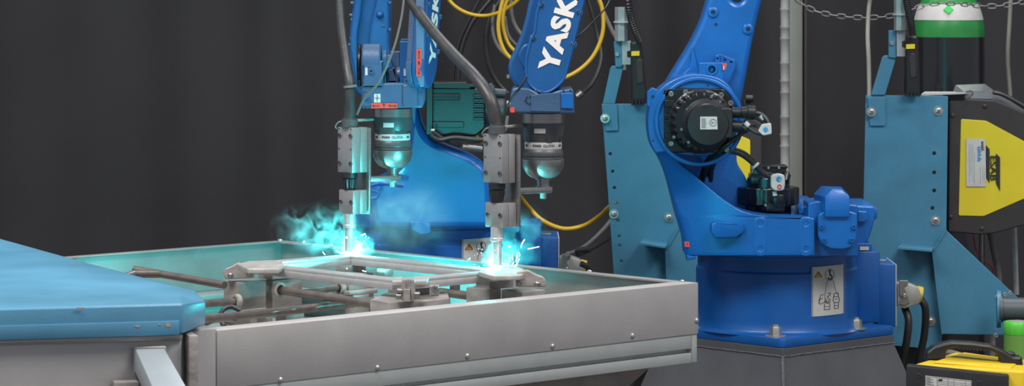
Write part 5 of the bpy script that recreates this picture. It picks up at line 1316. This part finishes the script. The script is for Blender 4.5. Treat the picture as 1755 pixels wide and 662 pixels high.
# cables below the right feeder
cab = [('thin_pipe', [(1738, 385, 8.1), (1740, 440, 8.1), (1742, 505, 8.1)], .0075, GALV, 'thin grey upright pipe below the right yellow feeder'),
       ('gas_hose', [(1696, 395, 8.05), (1703, 430, 8.05), (1712, 480, 8.05), (1712, 560, 8.1)], .0085, GCABLE, 'brownish grey hose hanging beside the gusset below the right feeder'),
       ('thin_pipe', [(1683, 390, 8.05), (1683, 450, 8.05), (1684, 520, 8.1)], .0040, GALV, 'slim steel rod left of the hose below the right feeder'),
       ('red_wire', [(1668, 396, 8.1), (1672, 425, 8.1), (1685, 446, 8.1), (1700, 458, 8.1), (1702, 480, 8.1)], .0020, mat('red_wire_sheath', (.45, .03, .03), .5), 'thin red wire hanging below the right yellow feeder'),
       ('beige_hose', [(1693, 555, 8.15), (1700, 575, 8.15), (1700, 620, 8.15), (1698, 690, 8.15)], .0085, HOSEB, 'short beige hose dropping from the blue gusset behind the yellow welder'),
       ('beige_hose', [(1600, 600, 8.2), (1620, 604, 8.2), (1650, 612, 8.2), (1690, 640, 8.2)], .0095, HOSEB, 'beige hose lying behind the black handle of the yellow welder')]
for nm, pts, r, m, lab in cab: tag(obj(nm, ptube(BM(), pts, r, n=10), m), lab, 'cable' if 'wire' in nm else ('pipe' if 'pipe' in nm else 'hose'))
dc = thing('extraction_duct', 'dark grey round duct stub bolted to the blue gusset at right edge', 'duct', tuple(P(1730, 560, 7.75)))
q = BM(); lathe(q, P(1713, 530, 7.70), (1, -.12, 0), [(0, .034), (.008, .034), (.009, .030), (.16, .030)], 28); obj('duct_tube', q, DUCTM, dc)
q = BM(); lathe(q, P(1708, 530, 7.72), (1, -.12, 0), [(0, .048), (.01, .048)], 28); obj('duct_flange', q, STEELB, dc)
q = BM()
for (x, y) in ((1731, 502), (1722, 505), (1707, 575), (1708, 510)): bolt_bm(q, P(x, y, 7.70), (0, -1, 0), .006, .006)
splitobj('flange_bolt', q, CHROME, dc)

# ================================================================== BACKGROUND ITEMS
# gas bottle
DG = 8.9; s_ = DG / F; gc_ = P(1626, 0, DG); R = 61 * s_
gb = thing('gas_cylinder', 'tall black gas cylinder with green shoulder and white band, chained behind the feeder', 'gas cylinder', (gc_.x, DG, 0))
def gz(y): return HC - (y - HY) * s_
q = BM(); lathe(q, (gc_.x, DG, 0), UPV, [(0, R - .01), (.01, R), (gz(63), R)], 64); obj('cylinder_body', q, BOTBLK, gb)
def sr(y): # shoulder radius at pixel y
    t_ = (63 - y) / 95.0; return R * math.sqrt(max(0.03, 1 - (t_) ** 2 * .97))
q = BM(); ys = [63, 60, 50, 40, 31]; lathe(q, (gc_.x, DG, gz(63)), UPV, [(gz(y) - gz(63), sr(y) + .0004) for y in ys], 64); obj('cylinder_shoulder', q, GREEN, gb)
q = BM(); ys = [34, 28, 20, 14, 7]; lathe(q, (gc_.x, DG, gz(34)), UPV, [(gz(y) - gz(34), sr(y) + .0015) for y in ys], 64); wb = obj('white_band', q, WHITE, gb)
q = BM(); ys = [8, 0, -8, -16, -24, -30]; lathe(q, (gc_.x, DG, gz(8)), UPV, [(gz(y) - gz(8), sr(y) + .0004) for y in ys], 64); obj('cylinder_top', q, GREEN, gb)
q = BM(); cyl(q, (gc_.x, DG, gz(-28)), (gc_.x, DG, gz(-60)), .02, 20); obj('valve_neck', q, CHROME, gb)
p = P(1625.5, 16, DG - .094)
q = BM(); nrm_t = 0; M = frame((p.x, DG - sr(16) - .0035, gz(15.5)), (1, 0, 0), (0, .45, 1)); prism(q, [(-.015, 0), (0, -.015), (.015, 0), (0, .015)], .004, M, bev=.0003); obj('green_diamond', q, GREENL, wb)
# chain of links
def chain():
    pts = catmull([P(1290, -120, 8.9), P(1352, -18, 8.75), P(1372, 4, 8.75), P(1400, 20, 8.74), P(1450, 29, 8.72), P(1500, 30, 8.7), P(1540, 25, 8.68), P(1570, 14, 8.66), P(1600, 6, 8.66), P(1640, 6, 8.66), P(1680, 10, 8.7), P(1715, 10, 8.7), P(1755, 3, 8.7), P(1790, -6, 8.7), P(1900, -60, 8.9)], 40)
    # resample
    L = .022; out = [pts[0]]; acc = 0
    for i in range(1, len(pts)):
        d = (pts[i] - pts[i - 1]).length; acc += d
        if acc >= L: out.append(pts[i]); acc = 0
    bm = BM()
    for i in range(len(out) - 1):
        a, b = out[i], out[i + 1]; d = (b - a).normalized(); c = (a + b) / 2
        side = Vector((0, 0, 1)).cross(d).normalized(); 
        if i % 2: side = d.cross(side).normalized()
        r_, hl, hw = .0019, .0135, .0062
        ring = []
        for k in range(16):
            an = 2 * PI * k / 16
            ring.append(c + d * (hl * math.copysign(abs(math.cos(an)) ** .7, math.cos(an))) + side * (hw * math.copysign(abs(math.sin(an)) ** .7, math.sin(an))))
        ring.append(ring[0]); tube(bm, ring, r_, n=6, sm=0)
    return bm
tag(obj('chain', chain(), CHAINM), 'galvanised steel link chain sagging across to the green shouldered gas cylinder', 'chain')
# post and ribbed strip
q = BM(); x0, x1 = P(1353, 0, 9.4).x, P(1377, 0, 9.4).x
box(q, ((x0 + x1) / 2, 9.45, 1.9), (x1 - x0, .08, 3.8), None, .006); tag(obj('steel_post', q, POSTG), 'pale grey green square post standing in front of the curtain', 'post')
q = BM(); prof = []
z = .0; pc = P(1345, 0, 9.25)
k = 0
while z < 3.6:
    step = .035 + .02 * ((k * 7) % 3); prof += [(z, .0128), (z + step - .012, .0138), (z + step - .009, .0150), (z + step - .004, .0150)]; z += step; k += 1
lathe(q, (pc.x, pc.y, 0), UPV, prof, 20); tag(obj('ribbed_duct', q, MESHG), 'silver ribbed flexible duct running up beside the grey green post', 'duct')
q = BM(); box(q, P(1379.5, 200, 9.42), (.008, .05, 2.8), None, .001); tag(obj('edge_strip', q, CHARC), 'narrow dark strip along the right side of the grey green post', 'strip')
bgc = [('air_hose', [(1494, -15, 8.2), (1489, 15, 8.2), (1487, 60, 8.15), (1489, 110, 8.0), (1490, 168, 7.86)], .0060, HOSEB, 'beige hose running down to the left edge of right stand'),
       ('air_hose', [(1733, -15, 9.0), (1730, 40, 9.0), (1727, 100, 9.0), (1731, 160, 9.0), (1731, 200, 9.0)], .0065, HOSEB, 'beige hose hanging right of the gas cylinder'),
       ('yellow_cable', [(758, -20, 9.4), (775, 6, 9.4), (800, 22, 9.4), (830, 27, 9.4), (858, 20, 9.38), (885, 2, 9.38), (900, -20, 9.38)], .0055, YCABLE, 'yellow cable sagging from the top edge left of the wall coil'),
       ('yellow_cable', [(868, -20, 9.3), (858, 15, 9.3), (854, 48, 9.3), (861, 80, 9.3), (878, 102, 9.3), (930, 138, 9.3), (975, 130, 9.3), (1012, 102, 9.3), (1032, 60, 9.3), (1032, 15, 9.3), (1018, -20, 9.3)], .0062, YCABLE, 'big round loop of yellow cable behind the lettered forearm'),
       ('yellow_cable', [(880, -20, 9.35), (866, 10, 9.35), (862, 42, 9.35), (870, 72, 9.35), (885, 90, 9.35), (920, 120, 9.35)], .0055, YCABLE, 'inner yellow cable of the coil left of the lettered forearm'),
       ('yellow_cable', [(800, 215, 7.3), (850, 280, 8.2), (880, 322, 9.0), (906, 355, 9.2), (930, 378, 9.2), (965, 392, 9.2), (1000, 387, 9.2), (1028, 370, 9.1), (1052, 350, 8.8), (1110, 330, 8.1), (1130, 330, 7.96)], .0062, YCABLE, 'yellow cable sagging low between right torch and the blue stand'),
       ('grey_cable', [(848, 8, 9.45), (844, 40, 9.45), (848, 68, 9.45), (862, 90, 9.45), (890, 110, 9.45), (925, 130, 9.45)], .0055, GCABLE, 'outermost light grey cable of the coil left of forearm'),
       ('grey_cable', [(876, 0, 9.42), (878, 30, 9.42), (888, 52, 9.42), (905, 68, 9.42), (930, 84, 9.42)], .0065, GCABLE, 'innermost light grey cable of the coil left of forearm'),
       ('grey_cable', [(866, 28, 9.44), (870, 56, 9.44), (880, 72, 9.44), (900, 88, 9.44)], .0050, GCABLE, 'short grey cable between the yellow loops left of forearm'),
       ('grey_cable', [(1002, -20, 9.5), (1014, 20, 9.5), (1024, 60, 9.5), (1030, 100, 9.48), (1016, 140, 9.45), (995, 162, 9.4)], .0075, DCABLE, 'dark cable curving down to a pale fitting right of the forearm'),
       ('grey_cable', [(1018, -20, 9.5), (1034, 20, 9.5), (1050, 55, 9.5), (1064, 80, 9.5), (1070, 120, 9.5)], .0070, GCABLE, 'grey cable slanting down behind the top of left stand'),
       ('black_hose', [(858, -20, 9.6), (828, 15, 9.6), (806, 45, 9.6), (790, 90, 9.6), (784, 150, 9.6)], .0075, DCABLE, 'black hose curving down to the finned motor, left of two'),
       ('black_hose', [(858, 0, 9.55), (840, 30, 9.55), (833, 70, 9.55), (838, 110, 9.55), (852, 140, 9.55), (870, 160, 9.55)], .0090, DCABLE, 'black hose hanging in a bow right of the finned motor'),
       ('black_hose', [(832, -20, 9.62), (806, 30, 9.62), (788, 70, 9.62), (779, 110, 9.62), (776, 150, 9.62)], .0055, DCABLE, 'thinner black hose behind the finned motor nearest the left'),
       ('grey_cable', [(1052, 372, 9.0), (1030, 398, 8.8), (1006, 420, 8.5), (985, 432, 8.0), (972, 436, 7.4)], .0060, GCABLE, 'grey cable rising from left robot connector to the stand'),
       ('black_hose', [(1058, 400, 9.0), (1035, 415, 8.8), (1012, 428, 8.4), (990, 438, 7.9)], .0050, DCABLE, 'black cable just below the grey one beside left robot connector'),
       ('black_hose', [(996, 452, 7.35), (1010, 462, 7.36), (1020, 500, 7.38), (1022, 600, 7.4), (1022, 800, 7.4)], .0075, DCABLE, 'black cable dropping behind the table from left robot connector')]
for nm, pts, r, m, lab in bgc: tag(obj(nm, ptube(BM(), pts, r, n=10), m), lab, 'hose' if 'hose' in nm else 'cable')
q = BM(); cyl(q, P(988, 166, 9.38), P(998, 158, 9.38), .012, 12, .002); tag(obj('cable_coupling', q, STEEL), 'pale cable coupling right of the blue wrist of the lettered arm', 'coupling')
q = BM(); ptube(q, [(985, 430, 7.9), (1000, 428, 7.9), (1012, 428, 7.9)], .007, n=10, sm=12, ripple=.0025); tag(obj('spring_sleeve', q, DGREY), 'dark spring sleeve beside the grey connector of the left robot', 'sleeve')

# ================================================================== YELLOW WELDER BOTTOM RIGHT, JAR
DWx = 6.9
wd = thing('portable_welder', 'yellow and black portable welding machine with carry handle, bottom right', 'welder', tuple(P(1665, 760, DWx)))
fp = [P(1553, 626, DWx), P(1729, 644, DWx - .04), P(1729, 800, DWx - .04), P(1553, 800, DWx)]
vdir = (fp[1] - fp[0]); vdir.z = 0; vdir.normalize(); nd = Vector((vdir.y, -vdir.x, 0)); bdir = -nd
q = BM(); bk = [p + bdir * .035 for p in fp]; hull_solid(q, fp, bk); bevel_all(q, .004); fpn = obj('front_bezel', q, BLACK, wd)
q = BM(); c = [fp[0] + bdir * .034 + vdir * .015 + UPV * -.002, fp[1] + bdir * .034 + vdir * .006 + UPV * (-.0)]
ztop = fp[0].z + .004
ring_b = [c[0] + UPV * .0, c[1] + UPV * .006 + vdir * .03, c[1] + UPV * .006 + vdir * .05 + bdir * .20, c[0] + bdir * .20 + vdir * .09 + UPV * .006]
ring_t = [(p + bdir * (.0 if i < 2 else 0)) for i, p in enumerate(ring_b)]
hull_solid(q, ring_t, [Vector((p.x, p.y, p.z - .22)) for p in ring_t]); bevel_all(q, .006, 3); ys_ = obj('welder_casing', q, YELLOWW, wd)
q = BM(); r_in = [ring_t[0] + vdir * .045 + bdir * .03, ring_t[1] - vdir * .03 + bdir * .03, ring_t[2] - vdir * .03 - bdir * .03, ring_t[3] + vdir * .02 - bdir * .03]
hull_solid(q, [p + UPV * .004 for p in r_in], [p - UPV * .002 for p in r_in]); bevel_all(q, .004, 3); obj('top_ridge', q, YELLOWW, ys_)
# handle
q = BM(); hy = DWx + .09
hp = [(1586, 620), (1588, 604), (1601, 594), (1618, 589), (1632, 586), (1668, 588), (1700, 592), (1722, 602), (1738, 612), (1752, 612), (1755, 636), (1717, 640), (1715, 616), (1708, 606), (1694, 600), (1640, 598), (1624, 601), (1621, 606), (1621, 620)]
prism(q, rnd(pp(hp, hy), .004), .045, front(hy), bev=.006); hd = obj('carry_handle', q, BLACK, wd)
q = BM()
for k in range(9): cyl(q, P(1645 + k * 6, 597.5 + k * .35, hy - .0005), P(1645 + k * 6, 597.5 + k * .35, hy + .0455), .0034, 10)
obj('grip_ridge', q, BLACK, hd)
q = BM(); lathe(q, P(1733, 606, hy + .02), (0.2, -.3, 1), [(-.004, .010), (.002, .010), (.003, .008)], 16); obj('handle_plug', q, CHARC, hd)
q = BM(); lathe(q, P(1691, 619, hy + .10), (1, 0, 0), [(0, .005), (.004, .006), (.01, .005)], 12); cyl(q, P(1694, 620, hy + .10), P(1716, 622, hy + .10), .0042, 12); tag(obj('steel_pin', q, ALU), 'small steel pin lying on the yellow welder top under its handle', 'pin')
def onf(px, py, out=.001):
    ray = Vector(((px - CX) / F, 1, -(py - HY) / F)); pl0 = fp[0]; tt = Vector((pl0.x, pl0.y, 0)).dot(nd) / Vector((ray.x, ray.y, 0)).dot(nd); return ray * tt + Vector((0, 0, HC)) + nd * out
q = BM(); lp = [onf(1586, 644), onf(1665, 653), onf(1665, 700), onf(1586, 700)]; hull_solid(q, lp, [p - nd * .002 for p in lp]); rl_ = obj('rating_label', q, WHITE, fpn)
q = BM()
def ln(x0, y0, x1, y1, w=.5):
    a = [onf(x0, y0 - w / 2, .0014), onf(x1, y1 - w / 2, .0014), onf(x1, y1 + w / 2, .0014), onf(x0, y0 + w / 2, .0014)]; hull_solid(q, a, [p - nd * .0008 for p in a])
def vn(x, y0, y1, w=.5):
    a = [onf(x - w / 2, y0, .0014), onf(x + w / 2, y0, .0014), onf(x + w / 2, y1, .0014), onf(x - w / 2, y1, .0014)]; hull_solid(q, a, [p - nd * .0008 for p in a])
def ly(x): return 644 + (x - 1586) * .114
for d in (1.5, 6, 9, 12, 15): ln(1606 if d > 3 else 1587, ly(1606 if d > 3 else 1587) + d, 1664, ly(1664) + d, .45)
for x in (1587, 1606, 1625, 1635, 1655, 1664): vn(x, ly(x) + 1.5, 690, .45)
for k in range(6): ln(1588, ly(1588) + 3.5 + k * 2.4, 1588 + 6 + (k * 5) % 9, ly(1588 + 12) + 3.0 + k * 2.4, .9)
a = [onf(1609, ly(1609) + 3, .0014), onf(1616, ly(1616) + 3, .0014), onf(1614, ly(1614) + 7, .0014), onf(1608, ly(1608) + 7, .0014)]; hull_solid(q, a, [p - nd * .0008 for p in a])
obj('label_print', q, INK, rl_, smooth=0)
q = BM()
for (x, y) in ((1575, 645), (1679, 657)): lathe(q, onf(x, y, 0), nd, [(-.002, .006), (.001, .006), (.0015, .0045), (-.004, .003)], 14)
splitobj('bezel_screw', q, CHARC, fpn)
q = BM(); 
for pr_ in ([(1746, 645), (1740, 652), (1744, 662)],): 
    ptube(q, [(x, y, DWx - .0) for x, y in pr_], .0018, n=6)
obj('paint_mark', q, WHITE, wd)
# jar with green lid standing on shelf box
DJ = 7.6
jr = thing('plastic_jar', 'green plastic jar with bright green screw lid on the right edge', 'jar', tuple(P(1742, 618, DJ)))
jc = P(1745, 0, DJ); zj0 = P(0, 625, DJ).z
def jz(y): return P(0, y, DJ).z - zj0
q = BM(); lathe(q, (jc.x, jc.y, zj0), UPV, [(0, .031), (.003, .036), (jz(574), .036), (jz(571), .031), (jz(569), .031)], 36); obj('jar_body', q, TRANS, jr)
q = BM(); lathe(q, (jc.x, jc.y, zj0 + jz(573)), UPV, [(0, .036), (.002, .0372), (jz(554) - jz(573), .0365), (jz(551) - jz(573), .033)], 64, tooth=(1, 2, .0007)); jl = obj('jar_lid', q, JARCAP, jr)
q = BM(); lathe(q, (jc.x, jc.y, zj0 + jz(551)), UPV, [(0, .022), (.0012, .022), (.0016, .020)], 28); obj('lid_disc', q, ALUW, jl)
